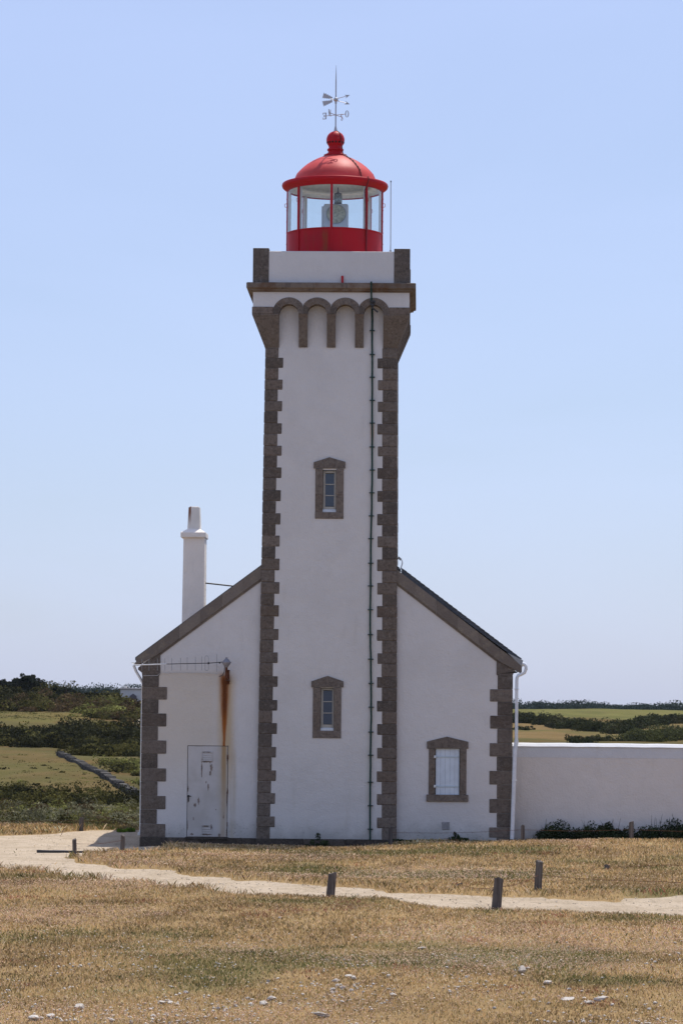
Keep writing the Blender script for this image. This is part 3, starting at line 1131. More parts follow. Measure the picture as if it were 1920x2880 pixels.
for y in [930, 997, 1061, 1126, 1190, 1257, 1322, 1386, 1451, 1515, 1584, 1648, 1715, 1785, 1854, 1922, 1989, 2059, 2124, 2200, 2266, 2332]:
    z = Zrow(y)
    x = np.interp(y, [c[1] for c in cab], [c[0] for c in cab])
    p = at(float(x), y, yfr(z) - .03)
    if clipme is None:
        mb = MB()
        mb.box(-.06, .06, -.02, .035, -.012, .012); mb.tube([(-.056, -.03, 0), (-.056, .03, 0)], .018, 6); mb.tube([(.056, -.03, 0), (.056, .03, 0)], .018, 6)
        c0 = mb.build('clip', M['clip'], None)
        clipme = c0.data
    else:
        c0 = bpy.data.objects.new('clip', clipme); COL.objects.link(c0)
    c0.parent = cable
    o = ORG[tower.name]
    c0.location = (p.x - o[0], p.y - o[1], p.z - o[2])
mb = MB()
p = at(1046, 848, YC - HP - .05)
mb.tube([p, at(1047, 866, YC - HP - .06), at(1062, 878, YC - .1 - HP)], .022, 6)
mb.tube([at(1040, 846, YC - HP - .05), at(1054, 850, YC - HP - .05)], .03, 6)
mb.tube([at(1040, 856, YC - HP - .05), at(1053, 858, YC - HP - .05)], .028, 6)
mb.build('cable_bracket', M['dark'], tower)

# ------------------------------------------------------------------ lantern room
LX = at(940.9, 640, YC).x
lr = lambda rc: (rc * .38265) / (8800 / (math.hypot(YC - CAM.y, 13.0))) * 0.997
LZc = lambda yc: at(941, 160 + .38265 * yc, YC).z
RD = lr(349)
zsill, zg1 = LZc(1305), LZc(990)
mb = MB()
mb.lathe([(RD, zdeck), (RD, zdeck + .06), (RD - .006, zdeck + .07), (RD - .006, zsill - .035), (RD + .012, zsill - .03), (RD + .012, zsill), (RD - .05, zsill + .004), (RD - .06, zdeck)], LX, YC, 64)
lantern = mb.build('lantern_room', M['red'], tower)
# floor of the lantern, seen through the glass only as a pale edge
mb = MB(); mb.lathe([(0.01, zsill - .12), (RD - .07, zsill - .12)], LX, YC, 48); mb.build('lantern_floor', M['pale'], lantern)
angs = [R(-2.3) + q * math.pi / 4 for q in range(8)]
for t in angs:
    back = math.cos(t) < -0.05
    mb = MB()
    rr = .028
    c_, s2 = math.cos(t), math.sin(t)
    for (r0, r1, hwid) in ((RD - .02, RD + .016, .027),):
        pts = []
        for z in (zsill + .001, zg1 + .03):
            for (rad, off) in ((r1, -hwid), (r1, hwid), (r0, hwid * .8), (r0, -hwid * .8)):
                pts.append((LX + rad * s2 + off * c_, YC - rad * c_ + off * s2, z))
        mb.hexa(pts)
    mul = mb.build('mullion', M['red'], lantern)
    # inner face painted white
    # riveted cover strip running on down the drum
    mb = MB()
    pts = []
    for z in (zdeck + .02, zg1 - .02):
        for (rad, off) in ((RD + .022, -.03), (RD + .022, .03), (RD - .004, .03), (RD - .004, -.03)):
            pts.append((LX + rad * s2 + off * c_, YC - rad * c_ + off * s2, z))
    mb.hexa(pts)
    for q in range(9):
        z = zdeck + .1 + q * (zg1 - zdeck) / 9
        mb.ball((LX + (RD + .022) * s2, YC - (RD + .022) * c_, z), .013, 5)
    mb.build('cover_strip', M['red'], lantern)
    # white inner flange
    mb = MB()
    pts = []
    for z in (zsill + .001, zg1):
        for (rad, off) in ((RD - .021, -.045), (RD - .021, .045), (RD - .095, .035), (RD - .095, -.035)):
            pts.append((LX + rad * s2 + off * c_, YC - rad * c_ + off * s2, z))
    mb.hexa(pts)
    mb.build('inner_flange', M['pale'], lantern)
    # handhold bracket outside
    zh = LZc(1092)
    mb = MB()
    hp = [(.012, .045), (.06, .045), (.075, .03), (.075, -.035), (.06, -.05), (.012, -.05)]
    mb.tube([(LX + (RD + a) * s2, YC - (RD + a) * c_, zh + b) for a, b in hp], .007, 6)
    mb.build('handhold', M['red'], lantern)
for q in range(8):
    a0, a1 = angs[q] + .024, angs[(q + 1) % 8] - .024
    if a1 < a0: a1 += 2 * math.pi
    mb = MB()
    mb.lathe([(RD - .012, zsill + .003), (RD - .012, zg1 + .02)], LX, YC, 8, False, a0, a1)
    mb.build('pane', M['glass'], lantern)
# roof: eave lip and dome, with a pale underside
prof = [(352, 994), (358, 986), (374, 977), (386, 966), (391, 952), (388, 940), (383, 936), (376, 938), (365, 944), (308, 946)]
mb = MB()
mb.lathe([(lr(r), LZc(y)) for r, y in prof], LX, YC, 72)
mb.lathe([(RD + .02, zg1 - .012), (RD + .02, zg1 + .05), (RD - .05, zg1 + .05), (RD - .05, zg1 - .012), (RD + .02, zg1 - .012)], LX, YC, 64)
eave = mb.build('eave', M['red'], lantern)
dp = [(312, 946), (304, 916), (295, 893), (284, 868), (262, 843), (236, 818), (206, 794), (172, 773), (136, 754), (105, 741), (80, 733), (66, 728)]
mb = MB()
mb.lathe([(lr(r), LZc(y)) for r, y in dp], LX, YC, 72)
dome = mb.build('dome', M['dome'], lantern)
mb = MB()
zr = LZc(985)
mb.lathe([(RD - .055, zr - .01), (RD - .10, zr + .10), (RD - .28, zr + .30), (RD - .55, zr + .46), (.45, zr + .52), (.05, zr + .55)], LX, YC, 64)
mb.lathe([(RD - .16, zr + .055), (RD - .16, zr + .09), (RD - .30, zr + .13), (RD - .30, zr + .09), (RD - .16, zr + .055)], LX, YC, 48)
mb.build('ceiling', flat('ceiling_paint', (0.82, 0.81, 0.75), 0.6), lantern)
# ventilator: neck, ball with a ring of holes
bz, br = LZc(612), lr(67)
np_ = [(85, 733), (85, 722), (66, 714), (56, 706), (52, 696), (60, 688), (60, 680), (50, 672), (48, 664), (52, 655)]
mb = MB()
mb.lathe([(lr(r), LZc(y)) for r, y in np_], LX, YC, 40)
mb.build('neck', M['red'], lantern)
mb = MB(); mb.ball((LX, YC, bz), br, 18)
ballo = mb.build('ventilator_ball', M['red'], lantern)
zh = LZc(634)
rh = math.sqrt(max(.001, br * br - (zh - bz) ** 2))
mb = MB()
for q in range(16):
    t = R(5) + q * 2 * math.pi / 16
    d = Vector((math.sin(t) * rh, -math.cos(t) * rh, zh - bz)).normalized()
    p = Vector((LX, YC, bz)) + d * (br - .012)
    mb.tube([p, p + d * .0145], .03, 10)
mb.build('vent_holes', M['black'], lantern)
# lightning cable over ball and dome
mb = MB()
ph = R(38)
seq = [(0.02, bz + br + .01)] + [(br * math.sin(R(a)) + .012, bz + br * math.cos(R(a))) for a in (25, 50, 75, 95)]
seq += [(br + .035, bz - .12), (lr(85) + .03, LZc(724))]
pts = [(LX + r * math.sin(ph), YC - r * math.cos(ph), z) for r, z in seq]
for r, y in dp[::-1][2:] + [(350, 942), (384, 934), (393, 950), (374, 985)]:
    ph2 = ph + R(2)
    pts.append((LX + (lr(r) + .015) * math.sin(ph2), YC - (lr(r) + .015) * math.cos(ph2), LZc(y) + .012))
pts.append((LX + (RD + .05) * math.sin(ph), YC - (RD + .05) * math.cos(ph), zg1 - .15))
pts.append((LX + (RD + .03) * math.sin(R(42)), YC - (RD + .03) * math.cos(R(42)), zsill + .3))
pts.append((LX + (RD + .03) * math.sin(R(42)), YC - (RD + .03) * math.cos(R(42)), zdeck))
mb.tube(pts, .013, 6)
for p in pts[7:15]:
    mb.ball(p, .019, 5)
mb.build('lightning_cable', flat('painted_cable', (0.10, 0.018, 0.02), .6), lantern)

# ------------------------------------------------------------------ optic inside the lantern
zl0 = zsill - .11
lens = thing('rotating_optic', (LX, YC, zl0), 'grey box optic with round ringed lens standing inside the glazed lantern', 'lamp')
U = lambda xc: at(660 + .38265 * xc, 600, YC).x
mb = MB(); mb.lathe([(.46, zl0), (.46, zl0 + .06), (.40, zl0 + .09), (.01, zl0 + .09)], LX, YC, 32, False); mb.build('turntable', M['lensbox'], lens)
zb0, zb1 = zl0 + .09, LZc(1090)
mb = MB(); mb.cbox(U(655), U(834), YC - .24, YC + .24, zb0, zb1, .03)
mb.cbox(U(640), U(656), YC - .18, YC + .2, zb0, zb1 - .06, .008)
box = mb.build('housing', M['lensbox'], lens)
lc = (U(747), YC - .245, LZc(1165)); rl = lr(68)
mb = MB()
for q in range(8):
    r0 = rl * (q + .05) / 8; r1 = rl * (q + 1) / 8
    N = 40
    vs = []
    for (rr_, dy) in ((max(r0, .001), -.012 - .03 * (1 - q / 8)), (r1, -.002 - .03 * (1 - (q + 1) / 8))):
        for k in range(N):
            t = 2 * math.pi * k / N
            vs.append((lc[0] + rr_ * math.cos(t), lc[1] + dy, lc[2] + rr_ * math.sin(t)))
    mb.add(vs, [(k, (k + 1) % N, N + (k + 1) % N, N + k) for k in range(N)])
mb.build('lens', M['lens'], lens)
mb = MB()
N = 40
vs = []
for (rr_, dy) in ((rl, .0), (rl, -.03), (rl * 1.05, -.03), (rl * 1.05, .0)):
    for k in range(N):
        t = 2 * math.pi * k / N
        vs.append((lc[0] + rr_ * math.cos(t), lc[1] + dy, lc[2] + rr_ * math.sin(t)))
mb.add(vs, [(a * N + k, a * N + (k + 1) % N, (a + 1) * N + (k + 1) % N, (a + 1) * N + k) for a in range(3) for k in range(N)])
mb.build('lens_ring', M['steel'], lens)
beacon = thing('standby_beacon', (U(757), YC, zb1), 'small dark glass standby lamp on top of the optic box in the lantern', 'lamp')
za, zb2 = zb1 + .002, LZc(1003)
mb = MB(); mb.lathe([(.10, za), (.115, za + .02), (.115, za + .05), (.10, za + .055)], U(757), YC, 20); mb.build('base', M['dark'], beacon)
mb = MB(); mb.lathe([(.105, za + .055), (.118, za + .09), (.118, zb2 - .07), (.10, zb2 - .03)], U(757), YC, 20); mb.build('globe', M['beacon'], beacon)
mb = MB(); mb.lathe([(.108, zb2 - .03), (.11, zb2 - .01), (.05, zb2 + .01), (.012, zb2 + .05), (.012, zb2 + .16)], U(757), YC, 20); mb.build('cap', M['dark'], beacon)

# ------------------------------------------------------------------ weather vane
vz0 = LZc(546)
vane = thing('weather_vane', (LX, YC, vz0), 'grey weather vane with compass letters and feathered arrows above the red dome', 'weather vane')
vx = lambda xc: at(660 + .38265 * xc, 280, YC).x - at(660 + .38265 * 748, 280, YC).x + LX
mb = MB()
mb.tube([(LX, YC, vz0 - .03), (LX, YC, vz0 + .12), (LX, YC, vz0 + .14), (LX, YC, LZc(300)), (LX, YC, LZc(180)), (LX, YC, LZc(62))], [.06, .026, .02, .018, .017, .004], 8)
mb.build('rod', M['vane'], vane)
mb = MB(); mb.ball((LX, YC, LZc(314)), .062, 10); mb.tube([(LX, YC, LZc(314) - .11), (LX, YC, LZc(314) - .04)], .03, 8); mb.build('hub', M['vane'], vane)
hubz = LZc(314)
for sgn in (1, -1):                                       # two feathered arrows crossing like an X
    sl_ = math.tan(R(19)) * sgn
    mb = MB()
    L = .385
    mb.tube([(LX - .16, YC + sgn * .015, hubz - sl_ * .06), (LX + L * .86, YC + sgn * .015, hubz + sl_ * L * .86)], .009, 6)
    # head with two barbs
    tipx = LX + L; d = Vector((1, 0, sl_)).normalized(); nrm = Vector((-d.z, 0, d.x))
    tip = Vector((LX, YC + sgn * .015, hubz)) + d * L * 1.06
    b0 = tip - d * .10
    ptsq = [tip, b0 + nrm * .055 - d * .045, b0 + d * .01, b0 - nrm * .055 - d * .045]
    mb.add([(p.x, p.y - .005, p.z) for p in ptsq] + [(p.x, p.y + .005, p.z) for p in ptsq],
           [(0, 1, 2, 3), (7, 6, 5, 4), (0, 1, 5, 4), (1, 2, 6, 5), (2, 3, 7, 6), (3, 0, 4, 7)])
    # serrated tail leaf
    d2 = Vector((-1, 0, .28 * sgn)).normalized(); n2 = Vector((d2.z, 0, -d2.x)) * -1
    o = Vector((LX, YC + sgn * .015, hubz + sgn * .02)) + d2 * .10
    up_ = []; dn_ = []
    for q in range(5):
        s0 = q / 4
        wdt = .022 + .055 * s0 ** .8
        up_ += [(s0 * .24, wdt * .72), (s0 * .24 + .028, wdt + .012)]
        dn_ += [(s0 * .24, -wdt * .72), (s0 * .24 + .028, -wdt - .012)]
    outl = [(0, 0)] + up_ + [(.27, 0.0)] + dn_[::-1]
    P3 = [o + d2 * a + n2 * b for a, b in outl]
    n = len(P3)
    mb.add([(p.x, p.y - .004, p.z) for p in P3] + [(p.x, p.y + .004, p.z) for p in P3],
           [tuple(range(n)), tuple(range(2 * n - 1, n - 1, -1))] + [(i, (i + 1) % n, (i + 1) % n + n, i + n) for i in range(n)])
    mb.build('arrow', M['vane'], vane)
az = LZc(427)
rot = R(27)
dirs = {'N': (-math.sin(rot), -math.cos(rot)), 'S': (math.sin(rot), math.cos(rot)), 'O': (math.cos(rot), -math.sin(rot)), 'E': (-math.cos(rot), math.sin(rot))}
AL = .30
mb = MB()
for kk in 'NSOE':
    dx, dy = dirs[kk]
    mb.tube([(LX, YC, az), (LX + dx * AL, YC + dy * AL, az)], .009, 6)
mb.build('arms', M['vane'], vane)


def letter(ch):
    """flat cut-out letter read from outside the cross, standing on the end of its arm"""
    dx, dy = dirs[ch]
    H, Wd, th = .185, .11, .012
    mb = MB()
    # letter plane holds the arm; its own x runs so that it reads from the far (south) side
    def put(rects):
        for (a0, a1, b0, b1) in rects:
            vs = []
            for z in (b0, b1):
                for (a, t) in ((a0, -th / 2), (a1, -th / 2), (a1, th / 2), (a0, th / 2)):
                    r_ = AL - .005 + a
                    vs.append((LX + dx * r_ - dy * t, YC + dy * r_ + dx * t, az - H / 2 + z))
            mb.hexa(vs)
    P = lambda a, z: (LX + dx * (AL - .005 + a), YC + dy * (AL - .005 + a), az - H / 2 + z)
    if ch == 'E':                                         # seen from behind: stem next to the arm's tip, bars pointing away
        put([(0, .035, 0, H), (.035, Wd, 0, .018), (.035, Wd, H - .018, H), (.035, .075, H / 2 - .009, H / 2 + .009), (Wd - .014, Wd, .018, .055), (Wd - .014, Wd, H - .055, H - .018), (.066, .08, H / 2 - .03, H / 2 + .03)])
    elif ch == 'O':
        N = 28
        vs = []
        for (wr, hr) in ((.058, .096), (.030, .084)):
            for t_ in (-th / 2, th / 2):
                for k in range(N):
                    t = 2 * math.pi * k / N
                    r_ = AL - .005 + .058 + wr * math.cos(t)
                    vs.append((LX + dx * r_ - dy * t_, YC + dy * r_ + dx * t_, az + hr * math.sin(t)))
        fs = []
        for k in range(N):
            k2 = (k + 1) % N
            fs += [(k, k2, 2 * N + k2, 2 * N + k), (N + k, 3 * N + k, 3 * N + k2, N + k2), (k, N + k, N + k2, k2), (2 * N + k, 2 * N + k2, 3 * N + k2, 3 * N + k)]
        mb.add(vs, fs)
    elif ch == 'N':
        put([(0, .016, 0, H), (Wd - .016, Wd, 0, H), (-.01, .028, H - .01, H), (-.012, .026, 0, .01), (Wd - .03, Wd + .012, H - .01, H)])
        mb.tube([P(.008, 0.008), P(Wd - .008, H - .008)], .013, 4)
    else:
        cur = [(.095, .155), (.08, .175), (.05, .185), (.02, .17), (.012, .14), (.03, .11), (.06, .09), (.088, .07), (.098, .04), (.08, .012), (.05, .0), (.02, .01), (.005, .035)]
        mb.tube([P(a, z) for a, z in cur], [.007, .008, .009, .011, .013, .015, .016, .015, .013, .011, .009, .008, .007], 6)
    mb.build('letter', M['vane'], vane)


for ch in 'NESO':
    letter(ch)

# whip aerial on the parapet
wb = at(1097.5, 706, YC - HP + .13); wt = at(1098.5, 509.5, YC - HP + .13)
whip = thing('whip_antenna', wb, 'thin upright whip aerial on the parapet right of the red lantern', 'antenna')
mb = MB(); mb.tube([(wb.x, wb.y, zpp - .02), (wb.x + .002, wb.y, zpp + .25), (wt.x, wb.y, wt.z - .04), (wt.x, wb.y, wt.z)], [.016, .013, .012, .012], 8); mb.build('rod', M['vane'], whip)
mb = MB(); mb.tube([(wt.x, wb.y, wt.z - .03), (wt.x, wb.y, wt.z + .012)], .017, 8); mb.build('tip', M['dark'], whip)
mb = MB(); mb.tube([(wb.x, wb.y, zpp - .03), (wb.x, wb.y, zpp + .05)], .03, 8); mb.build('socket', M['steel'], whip)

# ------------------------------------------------------------------ the keeper's house
YH = 0.14                                                # front of the gable, a little behind the tower's foot
H = lambda x, y: F(x, y, YH)
c4 = lambda x, y: H(360 + .31888 * x, 1400 + .31888 * y)
c5 = lambda x, y: H(340 + .31888 * x, 1780 + .31888 * y)
c7 = lambda x, y: H(1080 + .31888 * x, 1560 + .31888 * y)
c8 = lambda x, y: H(1080 + .5357 * x, 1900 + .5357 * y)
cw = lambda x, y: H(1180 + .13605 * x, 2040 + .13605 * y)
house = thing('keepers_house', (XC, YH, 0), 'low white gabled house with granite corners and slate roof wrapped round the lighthouse foot', 'house')
DEP = 13.0
XL, XR = c5(184, 1000)[0], H(1439, 2150)[0]
# roof lines
tl0, tl1 = c4(1180, 597), c4(84, 1402)                   # left verge, top edge
tr0, tr1 = c7(105, 128), c7(1212, 978)
sL = (tl0[1] - tl1[1]) / (tl0[0] - tl1[0]); sR = (tr1[1] - tr0[1]) / (tr1[0] - tr0[0])
zl_top = lambda x: tl1[1] + sL * (x - tl1[0])
zr_top = lambda x: tr0[1] + sR * (x - tr0[0])
VB = 0.345                                               # verge depth measured vertically

door_x0, door_x1 = c5(584, 1400)[0], c5(944, 1400)[0]
door_z0, door_z1 = c5(760, 1802)[1], c5(760, 994)[1]
sx0, sx1 = cw(316, 900)[0], cw(826, 900)[0]
sz0, sz1 = cw(570, 1447)[1], cw(570, 470)[1]


def house_wall():
    mb = MB()
    xm0, xm1 = XC - HB + .25, XC + HB - .25

    def strips(xs, top, hole):
        for a, b in zip(xs[:-1], xs[1:]):
            if hole and a >= hole[0] - 1e-6 and b <= hole[1] + 1e-6:
                mb.add([(a, YH, -.6), (b, YH, -.6), (b, YH, hole[2]), (a, YH, hole[2])], [(0, 1, 2, 3)])
                mb.add([(a, YH, hole[3]), (b, YH, hole[3]), (b, YH, top(b)), (a, YH, top(a))], [(0, 1, 2, 3)])
            else:
                mb.add([(a, YH, -.6), (b, YH, -.6), (b, YH, top(b)), (a, YH, top(a))], [(0, 1, 2, 3)])
    strips([XL + .01, door_x0, door_x1, xm0], lambda x: zl_top(x) - .12, (door_x0, door_x1, door_z0, door_z1))
    strips([xm1, sx0, sx1, XR - .01], lambda x: zr_top(x) - .12, (sx0, sx1, sz0, sz1))
    # side and back walls
    zl, zr = zl_top(XL) - .12, zr_top(XR) - .12
    a, b = XL + .01, XR - .01
    mb.add([(a, YH + DEP, -.6), (a, YH, -.6), (a, YH, zl), (a, YH + DEP, zl)], [(0, 1, 2, 3)])
    mb.add([(b, YH, -.6), (b, YH + DEP, -.6), (b, YH + DEP, zr), (b, YH, zr)], [(0, 1, 2, 3)])
    xr_ = XC
    mb.add([(b, YH + DEP, -.6), (a, YH + DEP, -.6), (a, YH + DEP, zl), (xr_, YH + DEP, zl_top(xr_) - .12), (b, YH + DEP, zr)], [(0, 1, 2, 3, 4)])
    mb.build('wall', M['house'], house, fix=False)


house_wall()


def house_quoins(sx, rows, kneel):
    mb = MB()
    xo = XL if sx < 0 else XR
    ins, inl = (0.44, 0.66) if sx < 0 else (0.405, 0.60)
    P = c5 if sx < 0 else c7
    for (za, zb_, lg) in rows:
        wd = (inl if lg else ins) + random.uniform(-.008, .008)
        dp_ = .42 if lg else .62
        a, b = sorted((xo - sx * wd, xo + sx * (.004 + random.uniform(0, .006))))
        mb.cbox(a, b, YH - .016 - random.uniform(0, .006), YH + dp_, zb_ + .0025, za - .0025, .012)
    mb.prism(kneel, YH - .022, YH + .5)
    mb.build('quoin_column', M['granite'], house)


zl_ = lambda y: H(420, y)[1]
rows = []
longs = [(1931.5, 1967.5), (2006, 2043), (2082, 2119.6), (2160.4, 2197.7), (2238, 2276), (2316.7, 2354)]
prev = 1901
for a, b in longs:
    rows += [(zl_(prev), zl_(a), 0), (zl_(a), zl_(b), 1)]; prev = b
rows.append((zl_(prev), zl_(2420), 0))
kx = XL - .0
kl = [(XL - .005, zl_(1902)), (XL + .44, zl_(1902)), (XL + .475, zl_(1895)), (XL + .475, zl_top(XL + .475) - VB + .02), (XL - .12, zl_top(XL - .12) - VB * .9), (XL - .12, zl_(1884)), (XL - .02, zl_(1892))]
house_quoins(-1, rows, kl)
zr_ = lambda y: H(1420, y)[1]
rows = []
longs = [(1938.5, 1973.6), (2012.8, 2049.5), (2090, 2128), (2168, 2207), (2247, 2286.8), (2327, 2356)]
prev = 1900
for a, b in longs:
    rows += [(zr_(prev), zr_(a), 0), (zr_(a), zr_(b), 1)]; prev = b
rows.append((zr_(prev), zr_(2420), 0))
kr = [(XR + .005, zr_(1900)), (XR + .03, zr_(1892)), (XR + .13, zr_(1888)), (XR + .13, zr_top(XR + .13) - VB * .8), (XR - .43, zr_top(XR - .43) - VB + .02), (XR - .43, zr_(1896)), (XR - .41, zr_(1900))]
house_quoins(1, rows, kr[::-1])

# granite plinth along the front
mb = MB()
xs = [XL - .02, XL + .72, XL + 1.6, door_x0 + .5, door_x1 + .4, XC - HB + .3]
for a, b in zip(xs[:-1], xs[1:]):
    mb.cbox(a + .003, b - .003, YH - .05, YH + .2, -.6, door_z0 - .012, .012)
mb.build('plinth', M['granite_dark'], house)
mb = MB()
xs = [XC - HB - .03, XC - .6, XC + .5, XC + HB + .0]
for a, b in zip(xs[:-1], xs[1:]):
    mb.cbox(a + .003, b - .003, -.05, .3, -.6, H(900, 2359)[1], .012)
mb.build('plinth', M['granite_dark'], tower)

# verges: stone bands in lengths
for (sx, p0, p1, top) in ((-1, tl0, tl1, zl_top), (1, tr0, tr1, zr_top)):
    mb = MB()
    n = 6
    xe = p1[0] - .03 if sx < 0 else p1[0]
    xi = (XC - HB + .12) if sx < 0 else (XC + HB - .12)
    for q in range(n):
        a = xi + (xe - xi) * q / n; b = xi + (xe - xi) * (q + 1) / n
        a, b = (a + (.002 if a < b else -.002)), (b - (.002 if a < b else -.002))
        j = random.uniform(-.004, .004)
        lo_b = VB if q < n - 1 else VB * .62
        poly = [(a, top(a) + j), (b, top(b) + j), (b, top(b) - lo_b), (a, top(a) - VB)]
        if sx < 0: poly = poly[::-1]
        mb.prism(poly, YH - .065, YH + .45)
        # drip moulding under the band
        poly = [(a, top(a) - VB - .002), (b, top(b) - lo_b - .002), (b, top(b) - lo_b - .07), (a, top(a) - VB - .07)]
        if q < n - 1:
            mb.prism(poly if sx > 0 else poly[::-1], YH - .02, YH + .2)
    mb.build('verge', M['verge'], house)

# roof slopes
mb = MB()
a, b = XC - .1, tl1[0] - .06
mb.prism([(a, zl_top(a) + .03), (b, zl_top(b) + .03), (b, zl_top(b) - .05), (a, zl_top(a) - .05)], YH + .02, YH + DEP + .1)
mb.build('roof', M['slate'], house)
mb = MB()
(sa, sza), (sb_, szb) = c7(152, 116), c7(1205, 915)
ss_ = (szb - sza) / (sb_ - sa)
a = XC + .1
mb.prism([(sa, sza), (sb_, szb), (sb_ + .02, szb - .12), (sa + .0, zr_top(sa) - .02)][::-1], YH + .06, YH + DEP + .1)
# overlapping slate courses read as small steps along the edge
nst = 26
for q in range(nst):
    x0 = sa + (sb_ - sa) * q / nst; x1 = sa + (sb_ - sa) * (q + 1.15) / nst
    z0, z1 = sza + ss_ * (x0 - sa), sza + ss_ * (x1 - sa)
    mb.prism([(x0, z0 + .002), (x1, z1 + .016), (x1, z1 + .003), (x0, z0 - .012)][::-1], YH + .04, YH + DEP + .08)
mb.prism([(a, zr_top(a) + .0), (sa + .002, zr_top(sa) + .0), (sa + .002, zr_top(sa) - .06), (a, zr_top(a) - .06)][::-1], YH + .3, YH + DEP + .05)
mb.build('roof', M['slate'], house)
mb = MB()
p, q = c7(1085, 868), c7(1222, 935)
mb.prism([c7(1085, 866), c7(1222, 932), c7(1214, 985), c7(1205, 982)][::-1], YH - .07, YH + .3)
mb.build('eave_flashing', M['steel'], house)
# flashing where the right slope meets the tower
mb = MB()
mb.prism([c7(105, 96), c7(132, 112), c7(150, 150), c7(105, 132)][::-1], YH - .04, YH + .35)
mb.build('flashing', M['dark'], house)

# gutters and downpipes
mb = MB()
p = c4(52, 1452)
gut = [(p[0] + .05 * math.cos(t), p[1] + .05 * math.sin(t)) for t in np.linspace(math.pi * .95, math.pi * 2.05, 9)]
gut += [(p[0] + .042 * math.cos(t), p[1] + .042 * math.sin(t)) for t in np.linspace(math.pi * 2.05, math.pi * .95, 9)]
mb.prism(gut, YH - .10, YH + DEP)
gl = mb.build('gutter', M['pvc'], house)
mb = MB()
ypl = YH + .12
pl = [c4(50, 1478), c4(70, 1530), c4(105, 1590), c4(130, 1640), (XL - .012, zl_(1990)), (XL - .012, zl_(2345))]
mb.tube([(x, ypl - .06 + .03 * i, z) for i, (x, z) in enumerate(pl)], .036, 10)
mb.build('downpipe', M['pvc'], house)
mb = MB()
a, b = c5(148, 1780), c5(182, 1765)
mb.cbox(a[0], b[0] + .05, YH + .05, YH + .25, a[1] - .02, b[1] + .02, .01)
mb.build('outlet', M['pale'], house)
mb = MB()
p = c7(1216, 960)
gut = [(p[0] + .06 * math.cos(t), p[1] - .02 + .06 * math.sin(t)) for t in np.linspace(math.pi * .95, math.pi * 2.05, 9)]
gut += [(p[0] + .05 * math.cos(t), p[1] - .02 + .05 * math.sin(t)) for t in np.linspace(math.pi * 2.05, math.pi * .95, 9)]
mb.prism(gut, YH + .1, YH + DEP)
mb.build('gutter', M['pvc'], house)
mb = MB()
ypr = YH - .075
pr_ = [(1214, 960), (1236, 968), (1247, 985), (1248, 1008), (1235, 1040), (1205, 1056), (1180, 1066), (1169, 1085), (1166, 1120)]
pp = [c7(x, y) for x, y in pr_] + [H(1450.5, 2085)]
mb.tube([(x, ypr, z) for x, z in pp], .045, 12)
pipe = mb.build('downpipe', M['pvc'], house)
mb = MB()
mb.tube([(H(1451, 2082)[0], ypr, H(1451, 2082)[1]), (H(1450, 2092)[0], ypr, H(1450, 2092)[1])], .058, 12)
mb.tube([(H(1450, 2092)[0], ypr, H(1450, 2092)[1]), (H(1447, 2110)[0], ypr - .01, H(1447, 2110)[1]), (H(1438.5, 2360)[0], ypr - .03, H(1438.5, 2360)[1])], .055, 12)
mb.build('lower_pipe', M['pvc'], pipe)
for y in (1938, 2195):
    mb = MB()
    x = np.interp(y, [1900, 2090, 2360], [1451.5, 1450, 1438.5])
    p = H(float(x), y)
    mb.cbox(p[0] - .07, p[0] + .07, ypr - .06, ypr + .09, p[1] - .008, p[1] + .008, .003)
    mb.build('pipe_bracket', M['pvc'], pipe)


